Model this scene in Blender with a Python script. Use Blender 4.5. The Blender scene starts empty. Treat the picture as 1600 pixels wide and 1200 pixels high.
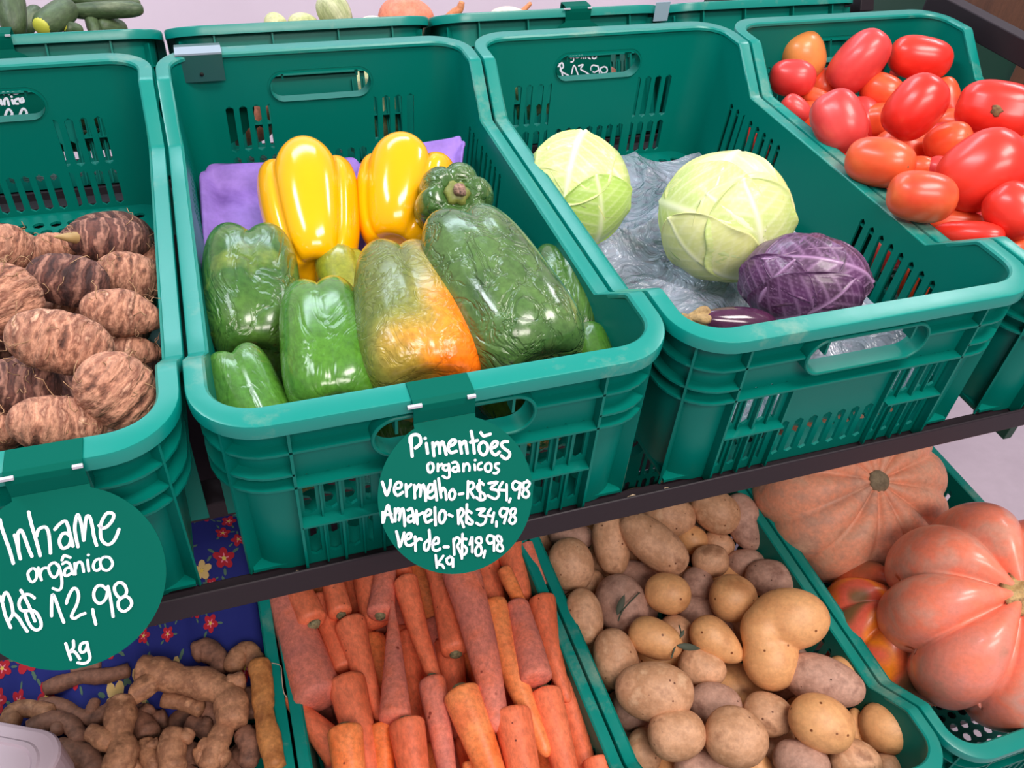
import bpy, bmesh, math, random
import numpy as np
from mathutils import Matrix, Vector

# ---------------------------------------------------------------- camera, world, lamps, exposure
SC = bpy.context.scene
COL = SC.collection
TAU = math.radians(12.4)                     # the display shelves lean towards the customer
TF = Matrix.Translation((0, 0, 0.85)) @ Matrix.Rotation(TAU, 4, 'X')      # shelf frame -> world
CC = np.array([0.047743453, -0.418965655, 0.588064163])                  # lens position in the shelf frame
CR = np.array([[0.945489, 0.166279, -0.280004], [-0.318073, 0.65597, -0.684494], [0.069857, 0.736243, 0.673101]])
FPX = 1343.12
cam_data = bpy.data.cameras.new('camera')
cam_data.sensor_width = 36.0
cam_data.lens = 36.0 * FPX / 1600.0
cam_data.clip_start = 0.01
cam = bpy.data.objects.new('camera', cam_data)
COL.objects.link(cam)
M4 = Matrix.Identity(4)
for i in range(3):
    for j in range(3):
        M4[i][j] = CR[i, j]
    M4[i][3] = CC[i]
cam.matrix_world = TF @ M4
SC.camera = cam
SC.view_settings.view_transform = 'Standard'
SC.view_settings.look = 'None'
SC.view_settings.gamma = 1.0
SC.view_settings.use_curve_mapping = False
SC.view_settings.exposure = 0.0

world = bpy.data.worlds.new('world')
SC.world = world
world.use_nodes = True
bg = world.node_tree.nodes['Background']
bg.inputs[0].default_value = (0.93, 0.90, 1.0, 1)
bg.inputs[1].default_value = 0.42


def lamp(name, loc, target, size, sy, power, color):
    d = bpy.data.lights.new(name, 'AREA')
    d.shape = 'RECTANGLE'
    d.size = size
    d.size_y = sy
    d.energy = power
    d.color = color
    o = bpy.data.objects.new(name, d)
    o.location = loc
    o.rotation_euler = (Vector(target) - Vector(loc)).to_track_quat('-Z', 'Y').to_euler()
    COL.objects.link(o)


lamp('ceiling_panel_light', (0.9, -0.9, 2.9), (0.5, 0.2, 0.8), 1.2, 0.5, 42, (1.0, 0.93, 0.88))
lamp('ceiling_panel_light', (-1.0, 0.2, 2.9), (0.2, 0.3, 0.8), 1.2, 0.3, 26, (0.86, 0.93, 1.0))
lamp('ceiling_panel_light', (0.2, -2.2, 2.5), (0.4, 0.2, 0.5), 1.6, 0.6, 48, (1.0, 0.88, 0.84))
lamp('ceiling_panel_light', (0.3, 1.75, 2.95), (0.4, 0.3, 0.9), 1.8, 0.4, 22, (0.72, 0.87, 1.0))
lamp('ceiling_panel_light', (2.4, 0.9, 2.9), (0.9, 0.7, 0.8), 0.8, 0.3, 16, (0.95, 0.95, 1.0))


# ---------------------------------------------------------------- helpers
def ray(u, v):
    return CR @ np.array([(u - 800) / FPX, -(v - 600) / FPX, -1.0])


def px(u, v, ax, val):
    """point of the shelf frame where the sight line of a photo pixel meets coordinate ax = val"""
    d = ray(u, v)
    return CC + d * (val - CC[ax]) / d[ax]


def depth(P):
    return float(-(np.asarray(P) - CC) @ CR[:, 2])


def mpp(P):
    return depth(P) / FPX


LOW = np.array([0.019, -0.198, -0.548])      # lower tier relative to the middle tier
BACK = np.array([0.008, 0.775, -0.024])      # rear row of crates


def setp(o, label=None, cat=None, group=None, kind=None):
    if label: o['label'] = label
    if cat: o['category'] = cat
    if group: o['group'] = group
    if kind: o['kind'] = kind
    return o


def mesh(name, V, F, mat=None, smooth=True):
    me = bpy.data.meshes.new(name)
    me.from_pydata([tuple(map(float, p)) for p in V], [], [tuple(f) for f in F])
    if mat: me.materials.append(mat)
    if smooth:
        me.polygons.foreach_set('use_smooth', [True] * len(me.polygons))
    me.update()
    return me


def fmat(C, X=None, Z=None):
    """world matrix of a frame at C (shelf coordinates) with z axis Z and x axis near X"""
    m = Matrix.Identity(4)
    if Z is not None:
        Z = np.asarray(Z, float); Z = Z / np.linalg.norm(Z)
        X = np.asarray(X, float); X = X - Z * (X @ Z); X /= np.linalg.norm(X)
        Y = np.cross(Z, X)
        for i in range(3):
            m[i][0], m[i][1], m[i][2] = X[i], Y[i], Z[i]
    for i in range(3):
        m[i][3] = C[i]
    return TF @ m


def top(name, me, M, label, cat, group=None):
    """a thing: one mesh, or an Empty when me is None"""
    o = bpy.data.objects.new(name, me)
    COL.objects.link(o)
    o.matrix_world = M
    return setp(o, label, cat, group)


def part(name, me, parent, label=None):
    o = bpy.data.objects.new(name, me)
    COL.objects.link(o)
    o.parent = parent
    if label: o['label'] = label
    return o


def box(bm_V, bm_F, lo, hi):
    n = len(bm_V)
    (x0, y0, z0), (x1, y1, z1) = lo, hi
    bm_V += [(x0, y0, z0), (x1, y0, z0), (x1, y1, z0), (x0, y1, z0), (x0, y0, z1), (x1, y0, z1), (x1, y1, z1), (x0, y1, z1)]
    bm_F += [(n, n + 3, n + 2, n + 1), (n + 4, n + 5, n + 6, n + 7), (n, n + 1, n + 5, n + 4), (n + 1, n + 2, n + 6, n + 5),
             (n + 2, n + 3, n + 7, n + 6), (n + 3, n, n + 4, n + 7)]


def bevelled(me, w, seg=2):
    bm = bmesh.new(); bm.from_mesh(me)
    bmesh.ops.bevel(bm, geom=bm.edges[:], offset=w, segments=seg, affect='EDGES', profile=0.5)
    bm.to_mesh(me); bm.free()
    return me


def tube(pts, rad, n=8, cap=True):
    """swept tube through pts; rad number or list"""
    P = [np.asarray(p, float) for p in pts]
    V, F = [], []
    up = np.array([0.13, 0.31, 0.94])
    for i, p in enumerate(P):
        d = P[min(i + 1, len(P) - 1)] - P[max(i - 1, 0)]
        d = d / (np.linalg.norm(d) + 1e-12)
        a = np.cross(d, up)
        if np.linalg.norm(a) < 1e-3: a = np.cross(d, np.array([1., 0, 0]))
        a /= np.linalg.norm(a); b = np.cross(d, a)
        r = rad[i] if hasattr(rad, '__len__') else rad
        for k in range(n):
            t = 2 * math.pi * k / n
            V.append(p + r * (math.cos(t) * a + math.sin(t) * b))
    for i in range(len(P) - 1):
        for k in range(n):
            F.append((i * n + k, i * n + (k + 1) % n, (i + 1) * n + (k + 1) % n, (i + 1) * n + k))
    if cap:
        F.append(tuple(range(n - 1, -1, -1)))
        F.append(tuple((len(P) - 1) * n + k for k in range(n)))
    return V, F


def merge(parts):
    V, F = [], []
    for v, f in parts:
        n = len(V); V += list(v); F += [tuple(i + n for i in q) for q in f]
    return V, F


def spline(P, k=5):
    P = [np.asarray(p, float) for p in P]
    if len(P) < 3: return P
    out = []
    for i in range(len(P) - 1):
        a, b, c, d = P[max(i - 1, 0)], P[i], P[i + 1], P[min(i + 2, len(P) - 1)]
        for j in range(k):
            t = j / k
            out.append(0.5 * ((2 * b) + (c - a) * t + (2 * a - 5 * b + 4 * c - d) * t * t + (-a + 3 * b - 3 * c + d) * t ** 3))
    out.append(P[-1])
    return out


def wob(P, seed, freq, n=7):
    """smooth pseudo noise about -1..1 on an array of points"""
    r = np.random.RandomState(seed)
    D = r.randn(n, 3); D /= np.linalg.norm(D, axis=1)[:, None]
    k = freq * (0.6 + 0.9 * r.rand(n)); ph = r.rand(n) * 6.283
    return np.sin(P @ (D * k[:, None]).T + ph).sum(1) / math.sqrt(n) * 0.8


# ---------------------------------------------------------------- materials
def nodes_of(m):
    m.use_nodes = True
    nt = m.node_tree
    return nt, nt.nodes, nt.links, nt.nodes['Principled BSDF']


def lin(c):
    return tuple(((x / 255) / 12.92 if x / 255 < 0.04045 else ((x / 255 + 0.055) / 1.055) ** 2.4) for x in c) + (1,)


def plain(name, rgb, rough=0.5, metal=0.0, bump=0.0, bscale=200, spec=0.5, coat=0.0):
    m = bpy.data.materials.new(name)
    nt, N, L, B = nodes_of(m)
    B.inputs['Base Color'].default_value = lin(rgb)
    B.inputs['Roughness'].default_value = rough
    B.inputs['Metallic'].default_value = metal
    B.inputs['Specular IOR Level'].default_value = spec
    B.inputs['Coat Weight'].default_value = coat
    if bump:
        tc = N.new('ShaderNodeTexCoord'); nz = N.new('ShaderNodeTexNoise'); bp = N.new('ShaderNodeBump')
        nz.inputs['Scale'].default_value = bscale; nz.inputs['Detail'].default_value = 4
        L.new(tc.outputs['Object'], nz.inputs['Vector']); L.new(nz.outputs['Fac'], bp.inputs['Height'])
        bp.inputs['Strength'].default_value = bump; bp.inputs['Distance'].default_value = 0.002
        L.new(bp.outputs[0], B.inputs['Normal'])
    return m


def skin(name, stops, scale=18, rough=0.5, detail=4, stretch=(1, 1, 1), bump=0.2, bscale=60, bdist=0.002, bstretch=(1, 1, 1),
         spots=None, spot_scale=40, spot_size=0.12, wrinkle=0.0, wscale=60, coat=0.0, sss=0.0, rnd=0.15, rough2=None, bands=None, contrast=(0.3, 0.7), fine=.22, fscale=170):
    """organic surface: noise colour ramp, speckles, rings along z, wrinkles"""
    m = bpy.data.materials.new(name)
    nt, N, L, B = nodes_of(m)
    tc = N.new('ShaderNodeTexCoord')
    oi = N.new('ShaderNodeObjectInfo')
    add = N.new('ShaderNodeVectorMath'); add.operation = 'ADD'
    mul = N.new('ShaderNodeVectorMath'); mul.operation = 'SCALE'
    cmb = N.new('ShaderNodeCombineXYZ')
    L.new(oi.outputs['Random'], cmb.inputs[0]); L.new(oi.outputs['Random'], cmb.inputs[2])
    L.new(cmb.outputs[0], mul.inputs[0]); mul.inputs['Scale'].default_value = 7.0
    L.new(tc.outputs['Object'], add.inputs[0]); L.new(mul.outputs[0], add.inputs[1])
    mp = N.new('ShaderNodeMapping'); mp.inputs['Scale'].default_value = stretch
    L.new(add.outputs[0], mp.inputs[0])
    nz = N.new('ShaderNodeTexNoise'); nz.inputs['Scale'].default_value = scale; nz.inputs['Detail'].default_value = detail
    nz.inputs['Roughness'].default_value = 0.6
    L.new(mp.outputs[0], nz.inputs['Vector'])
    rp = N.new('ShaderNodeValToRGB')
    e = rp.color_ramp.elements
    n = len(stops)
    for i, c in enumerate(stops):
        p = contrast[0] + (contrast[1] - contrast[0]) * i / max(n - 1, 1)
        if i == 0: el = e[0]; el.position = p
        elif i == n - 1: el = e[-1]; el.position = p
        else: el = e.new(p)
        el.color = lin(c)
    fac = nz.outputs['Fac']
    if bands:
        wv = N.new('ShaderNodeTexWave'); wv.wave_type = 'BANDS'; wv.bands_direction = 'Z'
        wv.inputs['Scale'].default_value = bands[0]; wv.inputs['Distortion'].default_value = bands[2]
        wv.inputs['Detail'].default_value = 3; wv.inputs['Detail Scale'].default_value = 2.0
        L.new(add.outputs[0], wv.inputs['Vector'])
        mx = N.new('ShaderNodeMix'); mx.data_type = 'FLOAT'; mx.inputs[0].default_value = bands[1]
        L.new(nz.outputs['Fac'], mx.inputs[2]); L.new(wv.outputs['Fac'], mx.inputs[3])
        fac = mx.outputs[0]
    L.new(fac, rp.inputs[0])
    col = rp.outputs[0]
    if spots:
        vo = N.new('ShaderNodeTexVoronoi'); vo.inputs['Scale'].default_value = spot_scale
        L.new(add.outputs[0], vo.inputs['Vector'])
        cr = N.new('ShaderNodeMapRange'); cr.inputs['From Min'].default_value = spot_size * 0.6; cr.inputs['From Max'].default_value = spot_size
        cr.inputs['To Min'].default_value = 1; cr.inputs['To Max'].default_value = 0
        L.new(vo.outputs['Distance'], cr.inputs['Value'])
        # only some of the cells carry a spot
        gt = N.new('ShaderNodeMath'); gt.operation = 'GREATER_THAN'; gt.inputs[1].default_value = 0.6
        sp = N.new('ShaderNodeSeparateColor'); L.new(vo.outputs['Color'], sp.inputs[0]); L.new(sp.outputs[0], gt.inputs[0])
        ml = N.new('ShaderNodeMath'); ml.operation = 'MULTIPLY'; L.new(cr.outputs[0], ml.inputs[0]); L.new(gt.outputs[0], ml.inputs[1])
        ms = N.new('ShaderNodeMix'); ms.data_type = 'RGBA'; L.new(ml.outputs[0], ms.inputs[0])
        L.new(col, ms.inputs[6]); ms.inputs[7].default_value = lin(spots)
        col = ms.outputs[2]
    if fine:
        nf = N.new('ShaderNodeTexNoise'); nf.inputs['Scale'].default_value = fscale; nf.inputs['Detail'].default_value = 6; nf.inputs['Roughness'].default_value = .7
        L.new(mp.outputs[0], nf.inputs['Vector'])
        fm = N.new('ShaderNodeMapRange'); fm.inputs['From Min'].default_value = .35; fm.inputs['From Max'].default_value = .65
        fm.inputs['To Min'].default_value = 1 - fine; fm.inputs['To Max'].default_value = 1 + fine
        L.new(nf.outputs['Fac'], fm.inputs['Value'])
        vm = N.new('ShaderNodeVectorMath'); vm.operation = 'SCALE'
        L.new(col, vm.inputs[0]); L.new(fm.outputs[0], vm.inputs['Scale']); col = vm.outputs[0]
    hs = N.new('ShaderNodeHueSaturation')
    mr = N.new('ShaderNodeMapRange'); mr.inputs['To Min'].default_value = 1 - rnd; mr.inputs['To Max'].default_value = 1 + rnd
    L.new(oi.outputs['Random'], mr.inputs['Value']); L.new(mr.outputs[0], hs.inputs['Value'])
    L.new(col, hs.inputs['Color']); L.new(hs.outputs[0], B.inputs['Base Color'])
    B.inputs['Roughness'].default_value = rough
    if rough2 is not None:
        rr = N.new('ShaderNodeMapRange'); rr.inputs['From Min'].default_value = 0.35; rr.inputs['From Max'].default_value = 0.65
        rr.inputs['To Min'].default_value = rough; rr.inputs['To Max'].default_value = rough2
        L.new(nz.outputs['Fac'], rr.inputs['Value']); L.new(rr.outputs[0], B.inputs['Roughness'])
    B.inputs['Coat Weight'].default_value = coat; B.inputs['Coat Roughness'].default_value = 0.12
    if sss:
        B.inputs['Subsurface Weight'].default_value = sss; B.inputs['Subsurface Radius'].default_value = (0.01, 0.005, 0.002)
        B.inputs['Subsurface Scale'].default_value = 0.5
    last = None
    mb = N.new('ShaderNodeMapping'); mb.inputs['Scale'].default_value = bstretch; L.new(add.outputs[0], mb.inputs[0])
    if bump:
        n2 = N.new('ShaderNodeTexNoise'); n2.inputs['Scale'].default_value = bscale; n2.inputs['Detail'].default_value = 5
        L.new(mb.outputs[0], n2.inputs['Vector'])
        b1 = N.new('ShaderNodeBump'); b1.inputs['Strength'].default_value = bump; b1.inputs['Distance'].default_value = bdist
        L.new(n2.outputs['Fac'], b1.inputs['Height']); last = b1
    if bands:
        b3 = N.new('ShaderNodeBump'); b3.inputs['Strength'].default_value = 0.5; b3.inputs['Distance'].default_value = 0.002
        L.new(wv.outputs['Fac'], b3.inputs['Height'])
        if last: L.new(last.outputs[0], b3.inputs['Normal'])
        last = b3
    if wrinkle:
        # creased skin: ridged distorted noise
        n3 = N.new('ShaderNodeTexNoise'); n3.inputs['Scale'].default_value = wscale; n3.inputs['Detail'].default_value = 3
        n3.inputs['Distortion'].default_value = 1.2
        L.new(mb.outputs[0], n3.inputs['Vector'])
        s1 = N.new('ShaderNodeMath'); s1.operation = 'SUBTRACT'; s1.inputs[1].default_value = 0.5; L.new(n3.outputs['Fac'], s1.inputs[0])
        s2 = N.new('ShaderNodeMath'); s2.operation = 'ABSOLUTE'; L.new(s1.outputs[0], s2.inputs[0])
        s3 = N.new('ShaderNodeMapRange'); s3.inputs['From Max'].default_value = 0.07; L.new(s2.outputs[0], s3.inputs['Value'])
        b2 = N.new('ShaderNodeBump'); b2.inputs['Strength'].default_value = wrinkle; b2.inputs['Distance'].default_value = 0.0025
        L.new(s3.outputs[0], b2.inputs['Height'])
        if last: L.new(last.outputs[0], b2.inputs['Normal'])
        last = b2
    if last: L.new(last.outputs[0], B.inputs['Normal'])
    return m


def plastic(name, rgb, worn, rough=0.33, amount=0.5, spec=0.3):
    """moulded polyethylene with scuffs and dust"""
    m = bpy.data.materials.new(name)
    nt, N, L, B = nodes_of(m)
    tc = N.new('ShaderNodeTexCoord')
    oi = N.new('ShaderNodeObjectInfo')
    ad = N.new('ShaderNodeVectorMath'); ad.operation = 'ADD'
    L.new(tc.outputs['Object'], ad.inputs[0]); L.new(oi.outputs['Location'], ad.inputs[1])
    nz = N.new('ShaderNodeTexNoise'); nz.inputs['Scale'].default_value = 9; nz.inputs['Detail'].default_value = 8; nz.inputs['Roughness'].default_value = 0.7
    L.new(ad.outputs[0], nz.inputs['Vector'])
    rp = N.new('ShaderNodeMapRange'); rp.inputs['From Min'].default_value = 0.56; rp.inputs['From Max'].default_value = 0.75
    rp.inputs['To Max'].default_value = amount
    L.new(nz.outputs['Fac'], rp.inputs['Value'])
    mx = N.new('ShaderNodeMix'); mx.data_type = 'RGBA'; mx.inputs[6].default_value = lin(rgb); mx.inputs[7].default_value = lin(worn)
    L.new(rp.outputs[0], mx.inputs[0]); L.new(mx.outputs[2], B.inputs['Base Color'])
    r2 = N.new('ShaderNodeMapRange'); r2.inputs['To Min'].default_value = rough - 0.06; r2.inputs['To Max'].default_value = rough + 0.22
    L.new(nz.outputs['Fac'], r2.inputs['Value']); L.new(r2.outputs[0], B.inputs['Roughness'])
    B.inputs['Specular IOR Level'].default_value = spec
    n2 = N.new('ShaderNodeTexNoise'); n2.inputs['Scale'].default_value = 60; n2.inputs['Detail'].default_value = 3
    L.new(ad.outputs[0], n2.inputs['Vector'])
    bp = N.new('ShaderNodeBump'); bp.inputs['Strength'].default_value = 0.08; bp.inputs['Distance'].default_value = 0.002
    L.new(n2.outputs['Fac'], bp.inputs['Height']); L.new(bp.outputs[0], B.inputs['Normal'])
    return m


TEAL = plastic('teal_crate_plastic', (0, 112, 99), (20, 112, 100), 0.28, 0.3, 0.17)
TEAL_RIM_LIT = plastic('teal_rim_lit_plastic', (0, 132, 120), (150, 162, 142), 0.25, 0.65, 0.5)  # same crate plastic, lit brightness put into the rim colour, plus real scuffs
METAL = plain('dark_painted_steel', (38, 30, 35), 0.5, 0.0, 0.05, 200, 0.25)
SIGN = plain('green_sign_paint', (0, 90, 76), 0.55, 0.0, 0.03, 90, 0.05)
CHALK = plain('white_chalk_marker', (238, 240, 250), 0.7)
WORN = plain('worn_bare_metal', (200, 196, 205), 0.45)
# ---------------------------------------------------------------- the room
def structure(name, me, M):
    o = bpy.data.objects.new(name, me); COL.objects.link(o); o.matrix_world = M
    o['kind'] = 'structure'
    return o


floor_mat = skin('smooth_cement_floor', [(176, 160, 170), (196, 180, 190), (186, 170, 180)], scale=1.6, rough=0.6, bump=0.05, bscale=30, rnd=0, fine=.03, fscale=30)
wall_mat = skin('painted_plaster_wall', [(230, 212, 226), (238, 221, 234)], scale=2, rough=0.8, bump=0.05, bscale=80, rnd=0, fine=0)
V, F = [], []
box(V, F, (-3.5, -4.5, -0.1), (5.5, 2.45, 0))
structure('floor', mesh('floor', V, F, floor_mat, False), Matrix.Identity(4))
V, F = [], []
box(V, F, (-3.5, 2.3, 0), (5.5, 2.42, 3.2))
structure('wall_back', mesh('wall_back', V, F, wall_mat, False), Matrix.Identity(4))

# ---------------------------------------------------------------- steel display frame
W, D, PITCH = 0.36, 0.615, 0.363
HF, HB, HL = 0.177, 0.187, 0.137


def xf(x0, x1, y0, y1, z0, z1):
    V, F = [], []
    box(V, F, (x0, y0, z0), (x1, y1, z1))
    return bevelled(mesh('bar', V, F, METAL, False), 0.0015, 2)


BETA = 2 * TAU
REAR0 = np.array([0.008, 0.775, 0.153])      # near top rim of the rear crates, which slope away to the far side


def rear(x, v, w):
    """rear crates: x along the row, v away from the near rim, w above their base -> shelf frame"""
    h = w - HB
    return np.array([REAR0[0] + x, REAR0[1] + v * math.cos(BETA) + h * math.sin(BETA), REAR0[2] - v * math.sin(BETA) + h * math.cos(BETA)])


def xr_(x0, x1, y0, y1, z0, z1):
    V, F = [], []
    box(V, F, (x0, y0, z0), (x1, y1, z1))
    V = [rear(*p) for p in V]
    return bevelled(mesh('bar', V, F, METAL, False), 0.0015, 2)


rack = top('display_rack', None, fmat((0, 0, 0)), 'dark painted steel rack holding three rows of green crates', 'rack')
SEC = {'front_bar': [], 'side_bar': [], 'cross_bar': [], 'post': []}
xl, xr = -0.80, 1.12
part('front_bar', xf(xl, xr + 0.02, -0.0065, -0.0035, -0.006, 0.0205), rack, 'dark steel lip along the middle shelf edge')
part('front_bar', xf(xl, xr + 0.02, -0.0035, 0.020, -0.006, -0.0015), rack)
part('rear_bar', xf(xl, xr, 0.622, 0.642, -0.022, 0.0), rack)
part('rear_bar', xr_(xl, xr, 0.0, 0.02, -0.022, -0.002), rack)
part('rear_bar', xr_(xl, xr, 0.618, 0.622, -0.022, 0.012), rack)
part('front_bar', xf(xl, xr, LOW[1] - 0.014, LOW[1] - 0.010, LOW[2] - 0.03, LOW[2] + 0.002), rack)
part('rear_bar', xf(xl, xr, LOW[1] + 0.625, LOW[1] + 0.65, LOW[2] - 0.03, LOW[2] - 0.001), rack)
for y0 in (0.10, 0.33, 0.56):
    part('cross_bar', xf(xl, xr, y0, y0 + 0.03, -0.022, -0.002), rack)
    part('cross_bar', xf(xl, xr, LOW[1] + y0, LOW[1] + y0 + 0.03, LOW[2] - 0.022, LOW[2] - 0.002), rack)
for y0 in (0.16, 0.45):
    part('cross_bar', xr_(xl, xr, y0, y0 + 0.03, -0.022, -0.002), rack)
part('side_rail', xf(1.108, 1.135, -0.014, 0.66, 0.163, 0.196), rack, 'dark steel guard rail right of the tomato crate')
part('side_rail', xr_(1.100, 1.127, 0.03, 0.63, 0.163, 0.196), rack)
part('side_rail', xf(1.108, 1.135, -0.010, 0.66, -0.03, -0.005), rack)
part('side_rail', xf(xl - 0.03, xl, -0.014, 0.66, -0.04, -0.01), rack)
part('added_dark_plate', xf(xl, 0.725, LOW[1] + 0.0, LOW[1] + 0.62, LOW[2] - 0.026, LOW[2] - 0.023), rack, 'added dark plate hiding the bright floor under the bottom crates')  # invented plate; darkens gaps where bright floor would show through
part('added_dark_panel', xf(xl, 1.10, 0.655, 0.660, -0.80, -0.03), rack, 'added dark panel blocking the lit floor behind the crates')  # invented sheet; keeps the lit floor out of the gaps between crates
for x0 in (xl - 0.03, 1.136):
    part('post', xf(x0, x0 + 0.03, 0.665, 0.69, -0.99, 0.197 if x0 > 0 else -0.03), rack)
    part('post', xf(x0, x0 + 0.03, 1.20, 1.23, -1.13, -0.12), rack)
for x0 in (xl - 0.03, 1.02):
    part('post', xf(x0 + 0.0, x0 + 0.03, LOW[1] + 0.66, LOW[1] + 0.69, -0.96, LOW[2] - 0.001), rack)
    part('post', xf(x0 + 0.0, x0 + 0.03, LOW[1] - 0.01, LOW[1] + 0.02, -0.82, LOW[2] - 0.023), rack)
    part('side_rail', xf(x0, x0 + 0.03, LOW[1] - 0.01, LOW[1] + 0.69, LOW[2] - 0.05, LOW[2] - 0.023), rack)


# ---------------------------------------------------------------- the stackable crate
CR_R = 0.050


def perim():
    """columns of the rounded rectangle: (kind, point, outward normal, side weight 0 front/back .. 1 side)"""
    fx = {round(CR_R, 4), round(W - CR_R, 4), 0.062, 0.298}
    slots = []
    for k in range(4):
        slots.append((0.066 + 0.0155 * k, 0)); slots.append((W - 0.066 - 0.009 - 0.0155 * k, 0))
    for k in range(7):
        slots.append((0.129 + 0.0155 * k, 1))
    cx = {}
    for s, kd in slots:
        cx[round(s, 5)] = ('l', kd); cx[round(s + 0.0045, 5)] = ('m', kd); cx[round(s + 0.009, 5)] = ('r', kd)
    for e in (0.120, 0.1235, 0.2365, 0.240):
        cx.setdefault(round(e, 5), None)
    for e in fx: cx.setdefault(round(e, 5), None)
    xs = sorted(cx)
    sy = {}
    for g in (0.100, 0.392):
        for k in range(8):
            s = g + 0.0168 * k
            sy[round(s, 5)] = ('l', 2); sy[round(s + 0.0038, 5)] = ('m', 2); sy[round(s + 0.0076, 5)] = ('r', 2)
    for e in (CR_R, 0.078, 0.083, 0.1315, 0.1365, 0.2, 0.25, 0.3, 0.35, D - 0.1365, D - 0.1315, D - 0.083, D - 0.078, D - CR_R):
        if all(abs(e - q) > 0.0009 for q in sy): sy[round(e, 5)] = None
    ys = sorted(sy)
    C = []
    for x in xs: C.append((np.array([x, 0.0]), np.array([0., -1.]), 0.0, cx[x], 'F'))
    NA = 7
    def arc(cxy, a0):
        for k in range(1, NA):
            a = a0 + math.pi / 2 * k / NA
            n = np.array([math.cos(a), math.sin(a)])
            C.append((np.array(cxy) + CR_R * n, n, None, None, 'C'))
    arc((W - CR_R, CR_R), -math.pi / 2)
    for y in ys: C.append((np.array([W, y]), np.array([1., 0.]), 1.0, sy[y], 'S'))
    arc((W - CR_R, D - CR_R), 0)
    for x in reversed(xs): C.append((np.array([x, D]), np.array([0., 1.]), 0.0, cx[x], 'F'))
    arc((CR_R, D - CR_R), math.pi / 2)
    for y in reversed(ys): C.append((np.array([0, y]), np.array([-1., 0.]), 1.0, sy[y], 'S'))
    arc((CR_R, CR_R), math.pi)
    return C


def top_z(p):
    y = p[1]
    def ramp(a, b, t): return a + (b - a) * max(0, min(1, t))
    if y < D / 2: return ramp(HF, HL, (y - 0.0805) / 0.0535)
    return ramp(HL, HB, (y - (D - 0.134)) / 0.0535)


def side_w(n): return n[0] ** 2


def ins(n, z):
    w = side_w(n)
    return (0.0140 + 0.001 * (1 - z / 0.18)) * (1 - w) + (0.0105 + 0.0105 * (1 - z / 0.18)) * w


RF = [0.0, 0.013, 0.052, 0.066, 0.105, 0.123, 0.140, 0.157, None]
RB = [0.0, 0.013, 0.054, 0.066, 0.119, 0.1245, 0.1415, 0.1585, None]
RS = [0.0, 0.013, 0.034, 0.066, 0.111, 0.117, 0.123, 0.129, None]


def crate_body(solid_back=False):
    C = perim(); n = len(C); V = []; keep = set()
    for (p, nr, w, tag, sd) in C:
        sw = side_w(nr)
        for r in range(9):
            if RF[r] is None: z = top_z(p) - 0.001
            else: z = (RF if p[1] < D / 2 else RB)[r] * (1 - sw) + RS[r] * sw
            hc = 0.140 if p[1] < D / 2 else 0.1415
            if sd == 'F' and r in (5, 7) and 0.1199 < p[0] < 0.2401:
                q = min(p[0] - 0.12, 0.24 - p[0]) / 0.016
                hh = 0.017 * math.sqrt(max(0, 1 - (1 - min(1, q)) ** 2)) if q < 1 else 0.017
                z = hc + (hh if r == 7 else -hh)
                if q < 0.01: z = hc + (0.0008 if r == 7 else -0.0008)
            if tag and tag[0] == 'm':
                up = {0: (2, 4), 1: (2,), 2: (4,)}[tag[1]]; dn = {0: (1, 3), 1: (1,), 2: (2,)}[tag[1]]
                if r in up: z += 0.0032
                if r in dn: z -= 0.0032
            i = ins(nr, min(z, 0.18))
            q = p - nr * i
            V.append((q[0], q[1], z))
    F = []
    for c in range(n):
        d = (c + 1) % n
        A, B_ = C[c], C[d]
        t = None
        if A[3] and B_[3] and A[3][1] == B_[3][1] and A[4] == B_[4]:
            ab = {A[3][0], B_[3][0]}
            if ab in ({'l', 'm'}, {'m', 'r'}): t = A[3][1]
        for r in range(8):
            if t == 0 and r in (1, 3): continue
            if t == 1 and r in (1,): continue
            if t == 2 and r in (2, 3): continue
            if A[4] == 'F' and B_[4] == 'F' and r in (5, 6) and not (solid_back and A[0][1] > D / 2) and 0.1199 < min(A[0][0], B_[0][0]) and max(A[0][0], B_[0][0]) < 0.2401: continue
            F.append((c * 9 + r, d * 9 + r, d * 9 + r + 1, c * 9 + r + 1))
    return V, F


def solid(me, th):
    o = bpy.data.objects.new('tmp', me); COL.objects.link(o)
    md = o.modifiers.new('s', 'SOLIDIFY'); md.thickness = th; md.offset = -1
    dg = bpy.context.evaluated_depsgraph_get()
    out = bpy.data.meshes.new_from_object(o.evaluated_get(dg))
    bpy.data.objects.remove(o)
    return out


def flat_shade(me, ang=0.6):
    me.polygons.foreach_set('use_smooth', [True] * len(me.polygons))
    bm = bmesh.new(); bm.from_mesh(me)
    for e in bm.edges:
        if len(e.link_faces) != 2 or e.calc_face_angle(0) > ang: e.smooth = False
    bm.to_mesh(me); bm.free()
    return me


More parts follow.
